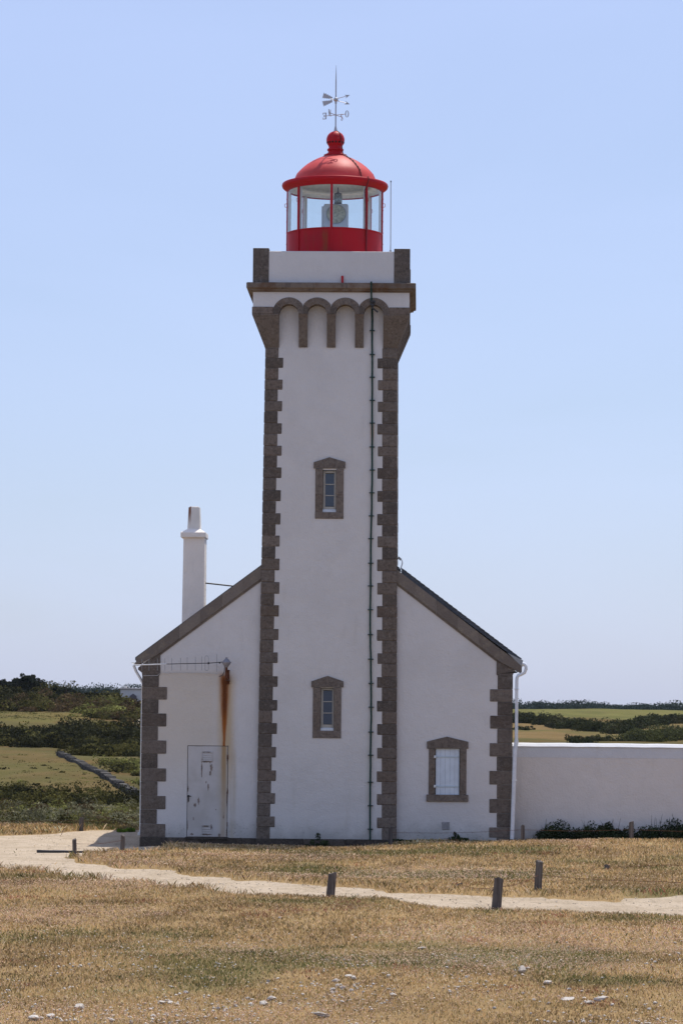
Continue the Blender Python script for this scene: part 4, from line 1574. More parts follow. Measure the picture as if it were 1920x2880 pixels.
# door: white steel leaf, chipped and rust-streaked
def _door_mat():
    m = Mt('chipped_door_paint', 0.6, 0.3)
    X, Z = m.pos()[1], m.pos()[3]
    c = m.mix(m.ss(m.noise(2.2, 5), .35, .7), (0.53, 0.50, 0.475), (0.45, 0.42, 0.39))
    n = m.noise(5, 4, .6, (1, 1, .12))
    x0 = c5(908, 1200)[0]
    d = m.math('ABSOLUTE', m.sub(X, m.add(x0, m.mul(m.sub(n, .5), .12))))
    k = m.mul(m.ss(d, .12, .015), m.ss(Z, door_z0 + .5, door_z1 - .1, .3, 1.0))
    c = m.mix(m.mul(k, .9), c, (0.30, 0.135, 0.035))
    k = m.mul(m.ss(d, .22, .03), m.ss(Z, door_z0 + .2, door_z1 - .2, .35, .6))
    c = m.mix(m.mul(k, .7), c, (0.42, 0.33, 0.17))
    ch = m.sub(m.noise(15, 5, .75, (1.4, 1, .6), .8), .5)
    ch2 = m.sub(m.noise(38, 4, .75), .5)
    k = 0.0
    for (x, y, rx, rz) in ((762, 1051, 42, 5), (762, 1136, 52, 9), (797, 1185, 13, 40), (715, 1200, 7, 75), (790, 1240, 10, 26), (770, 1357, 9, 30), (752, 1318, 5, 12), (685, 1480, 9, 38), (655, 1520, 14, 16),
                           (592, 1375, 9, 34), (597, 1470, 9, 30), (937, 1110, 5, 60), (937, 1465, 7, 75), (936, 1770, 9, 45), (748, 1706, 32, 7), (799, 1715, 7, 26), (758, 1779, 46, 9), (630, 1776, 17, 10),
                           (868, 1786, 13, 18), (640, 1640, 6, 20), (690, 997, 70, 3), (590, 1700, 4, 40), (905, 1620, 5, 26), (840, 1560, 5, 8)):
        px_, pz = c5(x, y)
        a = m.math('DIVIDE', m.sub(X, px_), rx / 329.); b = m.math('DIVIDE', m.sub(Z, pz), rz / 329.)
        e = m.math('SQRT', m.add(m.mul(a, a), m.mul(b, b)))
        e = m.add(e, m.add(m.mul(ch, 3.0), m.mul(ch2, 1.6)))
        k = m.math('MAXIMUM', k, m.ss(e, 1.0, .72))
    c = m.mix(m.mul(k, .9), c, m.mix(m.ss(m.noise(9, 3), .4, .6), (0.10, 0.07, 0.055), (0.20, 0.145, 0.11)))
    c = m.mix(m.mul(m.ss(m.noise(14, 4, .6, (1, 1, .2)), .58, .75), .35), c, (0.42, 0.33, 0.24))
    m.col(c)
    m.bump(m.sub(m.noise(6, 3), m.mul(k, .6)), .3, .012)
    return m.m


M['door'] = _door_mat()
mb = MB(); mb.cbox(door_x0 + .014, door_x1 - .014, YH + .004, YH + .05, door_z0 + .012, door_z1 - .014, .004)
door = mb.build('door', M['door'], house)
tag(door, 'chipped white door streaked with rust')
mb = MB()
mb.box(door_x0 - .1, door_x1 + .1, YH + .055, YH + .08, door_z0 - .1, door_z1 + .1)
mb.build('door_recess', M['black'], door)
for (x0, x1, y0, y1) in ((715, 810, 1045, 1132), (715, 805, 1692, 1797)):
    (a, z1), (b, z0) = c5(x0, y0), c5(x1, y1)
    mb = MB()
    for q in range(5):
        zz = z0 + (z1 - z0) * (q + .5) / 5
        mb.hexa([(a + .02, YH - .012, zz - .018), (b - .02, YH - .012, zz - .018), (b - .02, YH + .004, zz - .01), (a + .02, YH + .004, zz - .01),
                 (a + .02, YH - .006, zz - .012), (b - .02, YH - .006, zz - .012), (b - .02, YH + .004, zz + .02), (a + .02, YH + .004, zz + .02)])
    mb.cbox(a, a + .02, YH - .016, YH + .004, z0, z1, .003); mb.cbox(b - .02, b, YH - .016, YH + .004, z0, z1, .003)
    mb.cbox(a + .02, b - .02, YH - .016, YH + .004, z0, z0 + .02, .003); mb.cbox(a + .02, b - .02, YH - .016, YH + .004, z1 - .02, z1, .003)
    mb.build('vent', M['door'], door)
p = c5(598, 1440)
mb = MB(); mb.tube([(p[0], YH + .004, p[1]), (p[0], YH - .012, p[1])], .032, 12); mb.tube([(p[0], YH - .01, p[1]), (p[0], YH - .05, p[1]), (p[0] + .03, YH - .05, p[1] - .002), (p[0] + .075, YH - .05, p[1] - .004)], .010, 6)
mb.box(p[0] - .014, p[0] + .014, YH - .003, YH + .004, p[1] - .14, p[1] - .035)
mb.build('handle', M['dark'], door)
for zz in (door_z0 + .35, (door_z0 + door_z1) / 2, door_z1 - .3):
    mb = MB()
    mb.tube([(door_x1 - .006, YH - .006, zz - .06), (door_x1 - .006, YH - .006, zz + .06)], .012, 8)
    mb.build('hinge', M['rust'], door)
mb = MB()
mb.cbox(door_x0 - .04, door_x1 + .04, YH - .09, YH + .1, door_z0 - .06, door_z0 + .004, .01)
mb.build('threshold', M['granite_dark'], door)

# shuttered window
mb = MB()
mb.prism([cw(*q) for q in [(145, 335), (560, 232), (1000, 340), (1000, 480), (145, 480)][::-1]], YH - .035, YH + .25)
x0, x1 = cw(183, 900)[0], cw(960, 900)[0]
zj0, zj1 = cw(500, 1432)[1], cw(500, 482)[1]
for a, b in ((x0, sx0), (sx1, x1)):
    zm = zj0 + (zj1 - zj0) * .55
    mb.cbox(a, b, YH - .024, YH + .25, zj0, zm - .001, .006); mb.cbox(a, b, YH - .022, YH + .25, zm + .001, zj1 - .002, .006)
a, b = cw(135, 1500), cw(998, 1580)
mb.cbox(a[0], b[0], YH - .05, YH + .25, b[1], zj0 - .001, .008)
win = mb.build('window', M['granite'], house)
tag(win, 'granite framed window closed by a pale blue shutter')
sh = MB()
n = 5
ys_ = YH + .03
for q in range(n):
    a = sx0 + .014 + (sx1 - sx0 - .028) * q / n; b = sx0 + .014 + (sx1 - sx0 - .028) * (q + 1) / n
    sh.cbox(a + .0015, b - .0015, ys_, ys_ + .035, sz0 + .012, sz1 - .012, .004)
shut = sh.build('shutter', M['shutter'], win)
for y in (652, 1262):
    z = cw(500, y)[1]
    mb = MB(); mb.cbox(sx0 + .02, sx1 - .02, ys_ - .012, ys_ - .001, z - .022, z + .022, .003)
    for q in range(6):
        x = sx0 + .06 + (sx1 - sx0 - .11) * q / 5
        mb.tube([(x, ys_ - .012, z), (x, ys_ - .019, z)], .011, 8)
    mb.build('strap', flat('strap_%d' % y, (.52, .60, .64), .5), win)
    mb = MB(); mb.cbox(sx0 - .035, sx0 + .02, YH - .045, YH + .02, z - .035, z + .035, .008); mb.build('hinge', M['pale'], win)
mb = MB(); mb.box(sx0 - .1, sx1 + .1, YH + .15, YH + .17, sz0 - .1, sz1 + .1); mb.build('window_recess', M['black'], win)
# vent grille near the ground
(a, z1), (b, z0) = cw(455, 1995), cw(612, 2157)
mb = MB()
mb.cbox(a, b, YH - .012, YH + .02, z0, z1, .006)
for q in range(6):
    z = z0 + .025 + (z1 - z0 - .05) * q / 5
    mb.cbox(a + .02, b - .02, YH - .02, YH - .012, z - .008, z + .008, .002)
mb.build('vent_grille', flat('vent_grey', (.34, .33, .33), .7, .2, 0, .3, 30), house)

# chimney on the left slope
YCH = 6.0
K4 = lambda x, y: F(360 + .31888 * x, 1400 + .31888 * y, YCH)
a, b = K4(479, 800)[0], K4(671, 800)[0]
zt = K4(580, 350)[1]
dch = .9
mb = MB(); mb.hexa([(a - .03, YCH, 2.2), (b + .01, YCH, 2.2), (b + .01, YCH + dch, 2.2), (a - .03, YCH + dch, 2.2), (a + .02, YCH + .01, zt), (b, YCH + .01, zt), (b, YCH + dch, zt), (a + .02, YCH + dch, zt)])
chim = mb.build('chimney', M['chim'], house)
ca, cb = K4(466, 325)[0], K4(688, 325)[0]
zc_0, zc_1 = K4(580, 352)[1], K4(580, 302)[1]
mb = MB()
mb.cbox(ca, cb, YCH - .09, YCH + dch + .09, zc_0, zc_1, .02)
mb.hexa([(ca + .02, YCH - .07, zc_1 - .001), (cb - .02, YCH - .07, zc_1 - .001), (cb - .02, YCH + dch + .07, zc_1 - .001), (ca + .02, YCH + dch + .07, zc_1 - .001),
         (ca + .2, YCH + .12, zc_1 + .1), (cb - .18, YCH + .12, zc_1 + .1), (cb - .18, YCH + dch - .12, zc_1 + .1), (ca + .2, YCH + dch - .12, zc_1 + .1)])
mb.build('cap', M['chim'], chim)


def _pot():
    m = Mt('rust_streaked_pot', .9, .15)
    X, Z = m.pos()[1], m.pos()[3]
    p = K4(540, 85)
    d = m.sub(X, m.add(p[0] + .005, m.mul(m.sub(m.noise(6, 4, .6, (1, 1, .15)), .5), .08)))
    k = m.mul(m.ss(m.math('ABSOLUTE', d), .06, .012), m.ss(Z, K4(540, 260)[1], K4(540, 110)[1]))
    c = m.mix(m.ss(m.noise(2, 4), .35, .7), (.83, .79, .73), (.75, .71, .65))
    m.col(m.mix(m.mul(k, .95), c, (.20, .06, .02)))
    m.bump(m.noise(26, 4), .35, .012)
    return m.m


mb = MB()
t0, t1 = K4(531, 80), K4(628, 80); b0, b1 = K4(521, 292), K4(634, 292)
yy0, yy1 = YCH + .13, YCH + .62
mb.hexa([(b0[0], yy0, zc_1 + .05), (b1[0], yy0, zc_1 + .05), (b1[0], yy1 + .05, zc_1 + .05), (b0[0], yy1 + .05, zc_1 + .05),
         (t0[0], yy0 + .05, t0[1]), (t1[0], yy0 + .05, t0[1]), (t1[0], yy1 - .02, t0[1]), (t0[0], yy1 - .02, t0[1])])
mb.cbox(t0[0] + .03, t1[0] - .03, yy0 + .1, yy1 - .06, t0[1] + .0, t0[1] + .03, .01)
mb.build('pot', _pot(), chim)
p, q = K4(684, 745), K4(950, 770)
mb = MB(); mb.tube([(p[0] - .05, YCH + .5, p[1]), (q[0] + .6, YCH + .5, q[1] - .08)], .022, 8); mb.build('stay_rod', M['dark'], chim)

# floodlight on the tower's right side
pf = at(1119, 1572, .5)
flood = thing('floodlight', pf, 'small grey floodlight on a bracket where the roof meets the tower', 'lamp')
fc = lambda x, y, Y=.5: at(1090 + .04464 * x, 1540 + .04464 * y, Y)
mb = MB()
P4 = [fc(620, 690), fc(800, 815), fc(885, 730), fc(690, 560)]
mb.prism([(p.x, p.z) for p in P4], .42, .62); mb.build('head', M['steel'], flood)
mb = MB(); mb.tube([fc(480, 700), fc(640, 680)], .02, 6); mb.tube([fc(520, 540), fc(545, 1000)], .02, 6); mb.build('bracket', M['dark'], flood)
mb = MB(); mb.tube([fc(870, 790), fc(915, 880), fc(915, 990), fc(880, 1130), fc(830, 1270), fc(785, 1440)], .016, 6); mb.build('lead', M['pvc'], flood)
mb = MB(); mb.tube([fc(500, 560), fc(455, 850), fc(440, 960), fc(480, 1080), fc(520, 1220)], .028, 6); mb.build('conduit', M['pvc'], flood)

# ------------------------------------------------------------------ aerial on the left bay
ya = YH - .42
A5 = lambda x, y, Y=ya: at(340 + .31888 * x, 1780 + .31888 * y, Y)
yg = thing('yagi_antenna', A5(930, 470), 'horizontal rod aerial with upright prongs across the left wall above the rusty stain', 'antenna')
mb = MB(); mb.tube([A5(118, 284), A5(405, 275)], .016, 8); mb.build('sleeve', M['pale'], yg)
mb = MB(); mb.tube([A5(405, 275), A5(700, 268), A5(775, 267), A5(905, 256)], .0105, 8); mb.ball(A5(774, 267), .032, 6); mb.ball(A5(872, 263), .025, 5); mb.build('boom', M['dark'], yg)
for x, y0, y1 in ((187, 228, 335), (250, 226, 334), (324, 226, 332), (390, 225, 332), (450, 222, 332), (527, 220, 332), (586, 214, 330), (658, 212, 332), (714, 208, 330), (846, 188, 345)):
    mb = MB(); mb.tube([A5(x, y0), A5(x, y1)], .0065, 6); mb.build('element', M['steel'], yg)
mb = MB()
loop = [(758 + 15 * math.cos(t), 216 - 14 * math.sin(t)) for t in np.linspace(0, math.pi, 9)] + [(743, 318)] + [(758 - 15 * math.cos(t), 318 + 14 * math.sin(t)) for t in np.linspace(0, math.pi, 9)] + [(773, 280)]
mb.tube([A5(x, y) for x, y in [(773, 255)] + loop], .006, 6); mb.build('dipole', M['steel'], yg)
pc = A5(932, 262)
mb = MB()
R_ = lambda rc: rc * .31888 / 105
mb.lathe([(R_(10), pc.z + R_(46)), (R_(10), pc.z + R_(36)), (R_(20), pc.z + R_(28)), (R_(40), pc.z + R_(3)), (R_(40), pc.z - R_(3)), (R_(22), pc.z - R_(28)), (R_(13), pc.z - R_(42))], pc.x, ya, 20, True)
mb.build('mast_head', flat('mast_cap', (.26, .25, .27), .5, .4, .3), yg)
mb = MB()
e = A5(930, 395)
mb.tube([(pc.x, ya, pc.z - R_(36)), (pc.x, ya, e.z), (pc.x + .01, ya + .1, e.z - .06), (pc.x + .04, YH - .02, e.z - .08)], .035, 10)
f0, f1 = A5(935, 330), A5(950, 420)
mb.cbox(pc.x - .02, pc.x + .055, YH - .03, YH + .01, f1.z - .10, f0.z, .008)
mb.tube([(pc.x, ya, f0.z), (pc.x + .05, YH - .01, f0.z)], .018, 6)
mb.build('wall_bracket', M['rust'], yg)
mb = MB(); mb.tube([A5(905, 256), A5(915, 300), A5(912, 345), A5(895, 375), A5(868, 384)], .011, 6); mb.build('lead', M['dark'], yg)
mb = MB()
lw = [(200, 378), (325, 376), (352, 352), (560, 350), (740, 352), (850, 362)]
mb.tube([A5(x, y, YH - .026) for x, y in lw], .006, 6)
mb.build('lead', flat('white_lead', (.55, .53, .5), .6), yg)

# ------------------------------------------------------------------ yard wall on the right
YW = 0.75
wz1 = at(1600, 2101, YW).z
wz2 = at(1600, 2131, YW).z
yard = thing('yard_wall', (9.5, YW, 0), 'long low white rendered wall running right from the house corner', 'wall')
x0, x1 = XR - .05, 19.0
mb = MB(); mb.box(x0, x1, YW, YW + .45, -.6, wz2 - .001); mb.build('wall', M['yard'], yard)
mb = MB(); mb.box(x0, x1, YW - .004, YW + .454, wz2, wz1); mb.build('upper_band', M['yardband'], yard)
zco = at(1600, 2090, YW).z
mb = MB()
n = 40
xs = np.linspace(x0, x1, n)
ins = [(YW - .03, wz1 - .002), (YW - .03, wz1 + .012), (YW + .10, zco - .02), (YW + .22, zco), (YW + .34, zco - .02), (YW + .48, wz1 + .012), (YW + .48, wz1 - .002)]
vs = []; fs = []
for x in xs:
    j = random.uniform(-.006, .006)
    vs += [(x, y, z + j * (z > wz1 + .003)) for y, z in ins]
k = len(ins)
for i in range(n - 1):
    for q in range(k):
        fs.append((i * k + q, i * k + (q + 1) % k, (i + 1) * k + (q + 1) % k, (i + 1) * k + q))
fs += [tuple(range(k)), tuple(range((n - 1) * k, n * k))[::-1]]
mb.add(vs, fs); mb.build('coping', M['yardband'], yard)


# ------------------------------------------------------------------ posts and wires
def gz(x, y): return float(ground_h(np.array([x]), np.array([y]))[0])


def post(px, ybase, ytop, wpx, lean, label, z0=0.0, ymax=-.7):
    gx, gy = gpt(px, ybase, z0)
    gy = min(gy, ymax)
    p_ = at(px, ybase, gy)
    gx = p_.x
    z = gz(gx, gy)
    d = gy - CAM.y
    sc = FPX / d
    h = at(px, ytop, gy).z - z; wd = wpx / sc
    mb = MB()
    n = 12
    zs2 = [-.3, 0, h * .2, h * .4, h * .6, h * .8, h - .012, h]
    vs = []
    ph = random.random() * 6
    for i, zz in enumerate(zs2):
        f = zz / h
        for k in range(n):
            t = 2 * math.pi * k / n + ph
            r = wd / 2 * (1 + .07 * math.sin(3 * t + ph) + .04 * math.sin(5 * t + 2 * ph)) * (1.05 - .1 * f) * (.9 if i == len(zs2) - 1 else 1) * (1 + random.uniform(-.025, .025))
            dz = .02 * math.sin(t + ph) * (i >= len(zs2) - 2) + (random.uniform(-.012, .012) if i == len(zs2) - 1 else 0)
            vs.append((gx + lean * wd * f + r * math.cos(t), gy + r * math.sin(t), z + zz + dz))
    fs = []
    for i in range(len(zs2) - 1):
        for k in range(n):
            fs.append((i * n + k, i * n + (k + 1) % n, (i + 1) * n + (k + 1) % n, (i + 1) * n + k))
    c = len(vs); vs.append((gx + lean * wd, gy, z + h - .004))
    for k in range(n):
        fs.append(((len(zs2) - 1) * n + k, (len(zs2) - 1) * n + (k + 1) % n, c))
    mb.add([(a - gx, b - gy, e - z) for a, b, e in vs], fs)
    o = mb.build('wooden_post', M['wood'], None)
    o.location = (gx, gy, z)
    tag(o, label, 'post', 'weathered wooden fence posts')
    return Vector((gx, gy, z)), h, lean * wd


posts = {}
for key, a in {
    'p1': (928, 2524, 2455, 24, .25, 'short thick leaning post at the near edge of the path, left of the middle'),
    'p2': (1394, 2558, 2470, 27, .28, 'biggest thick dark post at the near path edge on the right, knot near its top'),
    'p3': (1512, 2514, 2421, 21, .2, 'slim tall post on the far grass bank of the path at right'),
    'p4': (210, 2410, 2360, 12, -.1, 'dark post at the tip of the grass by the sandy forecourt'),
    'p5': (345, 2394, 2349, 12, .1, 'dark post in sand close to the left corner of the house'),
    'p6': (229, 2339, 2299, 13, .1, 'rough dark post beyond the sand against the scrub', 0.0, 9.0),
    'p7': (1097, 2369, 2326, 12, .05, 'brown post in front of the tower right corner'),
    'p8': (1469, 2350, 2322, 11, 0, 'short post beside the white downpipe foot'),
    'p9': (1773, 2347, 2311, 13, .05, 'grey post in front of the bushes on the yard wall'),
    's1': (1290, 2499, 2485, 16, .1, 'broken pale stump on the grass left of the biggest post'),
    's2': (1702, 2443, 2434, 18, .3, 'low broken dark stump in the grass at far right'),
}.items():
    posts[key] = post(*a)


def wire(pts, label, r=.004):
    mb = MB()
    o = Vector(pts[0])
    dd = []
    for a, b in zip(pts[:-1], pts[1:]):
        a, b = Vector(a), Vector(b)
        for q in range(8):
            p = a.lerp(b, q / 8); p.z -= .05 * math.sin(math.pi * q / 8) * min(1, (b - a).length / 4)
            dd.append(p - o)
    dd.append(Vector(pts[-1]) - o)
    mb.tube(dd, r, 5)
    w_ = mb.build('fence_wire', M['rust'], None)
    w_.location = o
    tag(w_, label, 'wire', 'fence wires between the posts')


def on(key, f, dy=-.0):
    p, h, l = posts[key]
    return (p.x + l * f, p.y + dy, p.z + h * f)


p3r = posts['p3'][0]
wire([on('s1', .6), on('p2', .72), on('p3', .52), (p3r.x + 2.2, p3r.y - .8, p3r.z + .22), (p3r.x + 5.5, p3r.y - 2, p3r.z + .20), (p3r.x + 9, p3r.y - 3, p3r.z + .3)], 'rusty wire running right from the pale stump through the two path posts')
s2r = posts['s2'][0]
wire([on('s2', .6), (s2r.x + 1.2, s2r.y + .2, s2r.z + .10), (s2r.x + 6, s2r.y + .5, s2r.z + .14)], 'thin wire running right from the low dark stump')
p9r = posts['p9'][0]
wire([on('p7', .7), on('p8', .75), on('p9', .6), (p9r.x + 5, p9r.y + .6, p9r.z + .3)], 'thin wire in front of the house and yard wall bushes')
wire([on('p4', .75), on('p5', .7)], 'wire between the two posts on the sand')
p6r = posts['p6'][0]
wire([(p6r.x - 5, p6r.y, p6r.z + .32), on('p6', .75), (p6r.x + 2.5, p6r.y + 1, p6r.z + .35)], 'faint wire against the dark scrub at left')

# old beam lying on the sand
b0 = gpt(105, 2390); b1 = gpt(400, 2393)
zb_0, zb_1 = gz(*b0), gz(*b1)
mb = MB()
n = 9
rings = []
for i in range(n):
    f = i / (n - 1)
    x = b1[0] * f + b0[0] * (1 - f) - b0[0]; y = b1[1] * f + b0[1] * (1 - f) - b0[1]
    h = .075 - .035 * f
    z = gz(x + b0[0], y + b0[1]) - zb_0
    rings += [(x, y - .07, z - .05), (x, y - .07 + .004, z + h + random.uniform(-.004, .004)), (x, y + .07, z + h + random.uniform(-.004, .004)), (x, y + .07, z - .05)]
fs = []
for i in range(n - 1):
    for k in range(4):
        fs.append((i * 4 + k, i * 4 + (k + 1) % 4, (i + 1) * 4 + (k + 1) % 4, (i + 1) * 4 + k))
fs += [(0, 1, 2, 3), tuple((n - 1) * 4 + k for k in (3, 2, 1, 0))]
mb.add(rings, fs)
ob = mb.build('timber_beam', M['dark'], None)
ob.location = (b0[0], b0[1], zb_0)
tag(ob, 'long dark beam lying flat on the sand behind the two left posts', 'beam')

# ------------------------------------------------------------------ foliage


class Cards:
    def __init__(s): s.v = []; s.c = []

    def bush(s, c, rad, n, size, col, var=.35, shell=.55, flat_=.0, lump=0):
        """leaf-sized cards through the volume of a lumpy ellipsoid"""
        c = np.asarray(c, float); rad = np.asarray(rad, float)
        if lump:
            cs = rng.normal(0, .42, (lump, 3)); cs[:, 2] = np.abs(cs[:, 2]) * .9
            which = rng.integers(0, lump, n)
            base = cs[which]; scl = rng.uniform(.35, .6, lump)[which][:, None]
        else:
            base = np.zeros((n, 3)); scl = 1.0; which = np.zeros(n, int)
        u = rng.normal(size=(n, 3)); u /= np.linalg.norm(u, axis=1)[:, None]
        r = shell + (1 - shell) * rng.random(n)[:, None] ** .5
        p = base + u * r * scl
        p[:, 2] = np.where(p[:, 2] < -.15, -p[:, 2] * .5, p[:, 2])
        pos = c + p * rad
        a = rng.normal(size=(n, 3)); a /= np.linalg.norm(a, axis=1)[:, None]
        nrm = u * .9 + a * .8
        nrm /= np.linalg.norm(nrm, axis=1)[:, None]
        t = np.cross(nrm, rng.normal(size=(n, 3))); t /= np.linalg.norm(t, axis=1)[:, None]
        b = np.cross(nrm, t)
        sz = size * rng.uniform(.55, 1.35, n)[:, None]
        q = np.stack([pos - t * sz * .5, pos + b * sz * .38, pos + t * sz * .6, pos - b * sz * .38], 1)
        lumpc = rng.uniform(1 - var, 1 + var, max(lump, 1))[which][:, None]
        col = np.asarray(col, float) * lumpc * rng.uniform(.7, 1.3, n)[:, None]
        s.v.append(q.reshape(-1, 3)); s.c.append(np.repeat(col, 4, 0))
        return s

    def build(s, name, mat, org=None):
        v = np.concatenate(s.v); c = np.concatenate(s.c)
        if org is not None: v = v - np.asarray(org)
        return npmesh(name, v, np.arange(len(v)).reshape(-1, 4), mat, np.clip(c, 0, 1))


def _leaf(name, tr=.25):
    m = Mt(name, .9, .04)
    c = m.attr('tint')
    m.col(c)
    t = m.n.new('ShaderNodeBsdfTranslucent'); m.l.new(c, t.inputs[0])
    mx = m.n.new('ShaderNodeMixShader'); mx.inputs[0].default_value = tr
    out = [n for n in m.n if n.type == 'OUTPUT_MATERIAL'][0]
    m.l.new(m.b.outputs[0], mx.inputs[1]); m.l.new(t.outputs[0], mx.inputs[2]); m.l.new(mx.outputs[0], out.inputs[0])
    return m.m


M['leaf'] = _leaf('foliage')
M['bark'] = flat('bark', (.07, .055, .045), .9, .1, 0, .3, 20)


def in_poly(px, py, poly):
    P = np.array(poly, float)
    return poly_sd(np.array([px]), np.array([py]), P)[0] < 0


def scatter_px(poly, n):
    P = np.array(poly, float)
    lo, hi = P.min(0), P.max(0)
    out = []
    while len(out) < n:
        q = rng.uniform(lo, hi, (n * 3, 2))
        k = poly_sd(q[:, 0], q[:, 1], P) < 0
        out += list(q[k])
    return out[:n]


DK, OL, BR, GY, LG = (.030, .031, .013), (.085, .078, .025), (.078, .054, .028), (.185, .175, .100), (.165, .165, .050)


def scrub(name, zones, label=None):
    cs = Cards()
    for poly, n, h, w_, cards, pal, size in zones:
        for (px, py) in scatter_px(poly, n):
            p, d = far_pt(px, py)
            s_ = rng.uniform(.65, 1.35)
            col = np.array(pal[rng.integers(len(pal))]) * rng.uniform(.6, 1.4)
            cs.bush((p[0], p[1], p[2] - .1), (w_ * s_, w_ * s_, h * s_), cards, size * rng.uniform(.8, 1.2), col, .3, .6, 0, 5)
    return cs.build(name, M['leaf'])


o = scrub('scrub', [
    # polygon (photo), bushes, height, half width, cards, palette, card size
    ([(-380, 1968), (190, 1972), (200, 2000), (120, 2000), (-380, 1996)], 246, 1.0, 1.7, 420, [DK, OL, BR, OL], .26),
    ([(190, 1976), (330, 1978), (350, 1990), (600, 1992), (600, 2040), (270, 2018), (215, 2001)], 275, .75, 1.5, 380, [OL, OL, BR, LG, BR], .22),
    ([(180, 1966), (322, 1967), (322, 1976), (180, 1974)], 72, .8, 2.4, 300, [DK, OL, OL], .3),
    ([(-380, 1965), (150, 1967), (235, 1971), (235, 1977), (-380, 1974)], 116, 1.5, 2.0, 420, [DK, DK, OL], .24),
    ([(-380, 2062), (150, 2066), (240, 2056), (600, 2060), (600, 2102), (-380, 2104)], 333, .95, 1.3, 480, [DK, DK, DK, OL], .20),
    ([(180, 2100), (600, 2100), (600, 2132), (210, 2130)], 101, .8, 1.2, 420, [DK, DK, OL], .17),
    ([(280, 2145), (600, 2140), (600, 2180), (380, 2190)], 58, .5, .9, 300, [OL, LG, DK], .13),
    ([(320, 2205), (600, 2195), (600, 2228)], 20, .4, .8, 260, [OL, LG], .12),
    ([(-320, 2232), (110, 2236), (240, 2244), (600, 2236), (600, 2272), (-320, 2272)], 188, .6, .8, 420, [OL, DK, OL, DK], .11),
    ([(-320, 2272), (600, 2272), (600, 2324), (-320, 2324)], 304, .45, .7, 380, [OL, GY, GY, LG, BR, BR], .085),
    ([(-320, 2318), (112, 2318), (100, 2340), (-320, 2340)], 37, .72, .8, 420, [OL, GY], .08),
    ([(100, 2318), (400, 2318), (400, 2352), (100, 2352)], 87, .25, .5, 260, [GY, LG, OL, BR], .07),
    ([(0, 2120), (270, 2150), (290, 2215), (0, 2205)], 26, .16, .35, 120, [OL, LG, DK], .10),
    ([(-60, 2112), (160, 2118), (300, 2200), (240, 2218), (-60, 2205)], 609, .07, .55, 60, [(.11, .085, .034), (.09, .085, .028), (.13, .09, .045), (.06, .065, .022)], .09),
    ([(-60, 1996), (120, 2001), (240, 2008), (150, 2026), (-60, 2026)], 319, .09, .9, 60, [(.16, .135, .055), (.13, .12, .045), (.11, .11, .04)], .14),
])
tag(o, 'dark green and olive scrub covering the hillside at left', 'scrub', None, 'stuff')

# right: hedges as things
def hedge(name, line, h, wd, n, cards, pal, size, label):
    cs = Cards()
    o3 = far_pt(*line[len(line) // 2])[0]
    for q in range(n):
        t = (q + rng.random()) / n * (len(line) - 1)
        i = min(int(t), len(line) - 2); f = t - i
        px = line[i][0] * (1 - f) + line[i + 1][0] * f; py = line[i][1] * (1 - f) + line[i + 1][1] * f
        p, d = far_pt(px, py + rng.uniform(-2, 2))
        s_ = rng.uniform(.7, 1.3)
        cs.bush(p, (wd * s_, wd * s_, h * s_), cards, size, np.array(pal[rng.integers(len(pal))]) * rng.uniform(.8, 1.2), .3, .6, 0, 5)
    ob = cs.build(name, M['leaf'], o3)
    ob.location = o3
    tag(ob, label, 'hedge', 'hedges across the far fields')


HD = [(.030, .036, .016), (.038, .044, .018), (.048, .048, .022)]
hedge('hedge', [(1380, 2030), (1440, 2034), (1500, 2036), (1600, 2044), (1690, 2052), (1775, 2062)], 1.0, 1.4, 150, 520, HD, .22, 'long dark hedge sloping between green field and brown field')
hedge('hedge', [(1740, 2050), (1800, 2042), (1860, 2038), (1960, 2036), (2200, 2034)], 0.9, 1.4, 100, 480, HD, .22, 'dark hedge at the right edge below the green field')
hedge('hedge', [(1770, 2084), (1830, 2080), (1900, 2078), (2100, 2076)], 0.95, 1.4, 90, 520, [(.07, .076, .028), (.08, .085, .03), (.05, .056, .026)], .17, 'olive bush mass rising behind the yard wall at far right')
hedge('hedge', [(1600, 2094), (1680, 2092), (1765, 2088)], .42, .6, 34, 360, HD, .11, 'row of small dark bushes just over the yard wall')
hedge('hedge', [(1440, 2046), (1495, 2048)], .32, .6, 7, 360, HD, .13, 'little dark bush alone on the brown field by the downpipe')
hedge('hedge', [(1300, 1993), (1450, 1993), (1600, 1993), (1750, 1992), (1920, 1990), (2200, 1990)], 1.25, 2.0, 190, 330, [(.040, .050, .030), (.048, .056, .030)], .34, 'dark line of shrubs along the top of the green field')

# far woods on both skylines
cs = Cards()
for q in range(330):
    t = rng.uniform(-.20, .20) if q < 130 else rng.uniform(-.125, -.07) if q < 220 else rng.uniform(.02, .11)
    d = rng.uniform(800, 1000)
    X = CAM.x + t * d; Y = CAM.y + d
    yy = 1992 if t > .0 else 1966
    z = float(far_h(X, Y))
    hh = (1.7 + 1.7 * fbm(np.array([t * 60.]), np.array([3.]), 77)[0] ** 1.2) * (1.3 if t < 0 else 1.0)
    cs.bush((X, Y, z), (5.2, 5.2, hh * rng.uniform(.7, 1.0)), 460, .42, (.026, .040, .034), .25, .6, 0, 5)
o = cs.build('far_wood', M['leaf'])
tag(o, 'distant bluish wood along the skyline', 'wood', None, 'stuff')


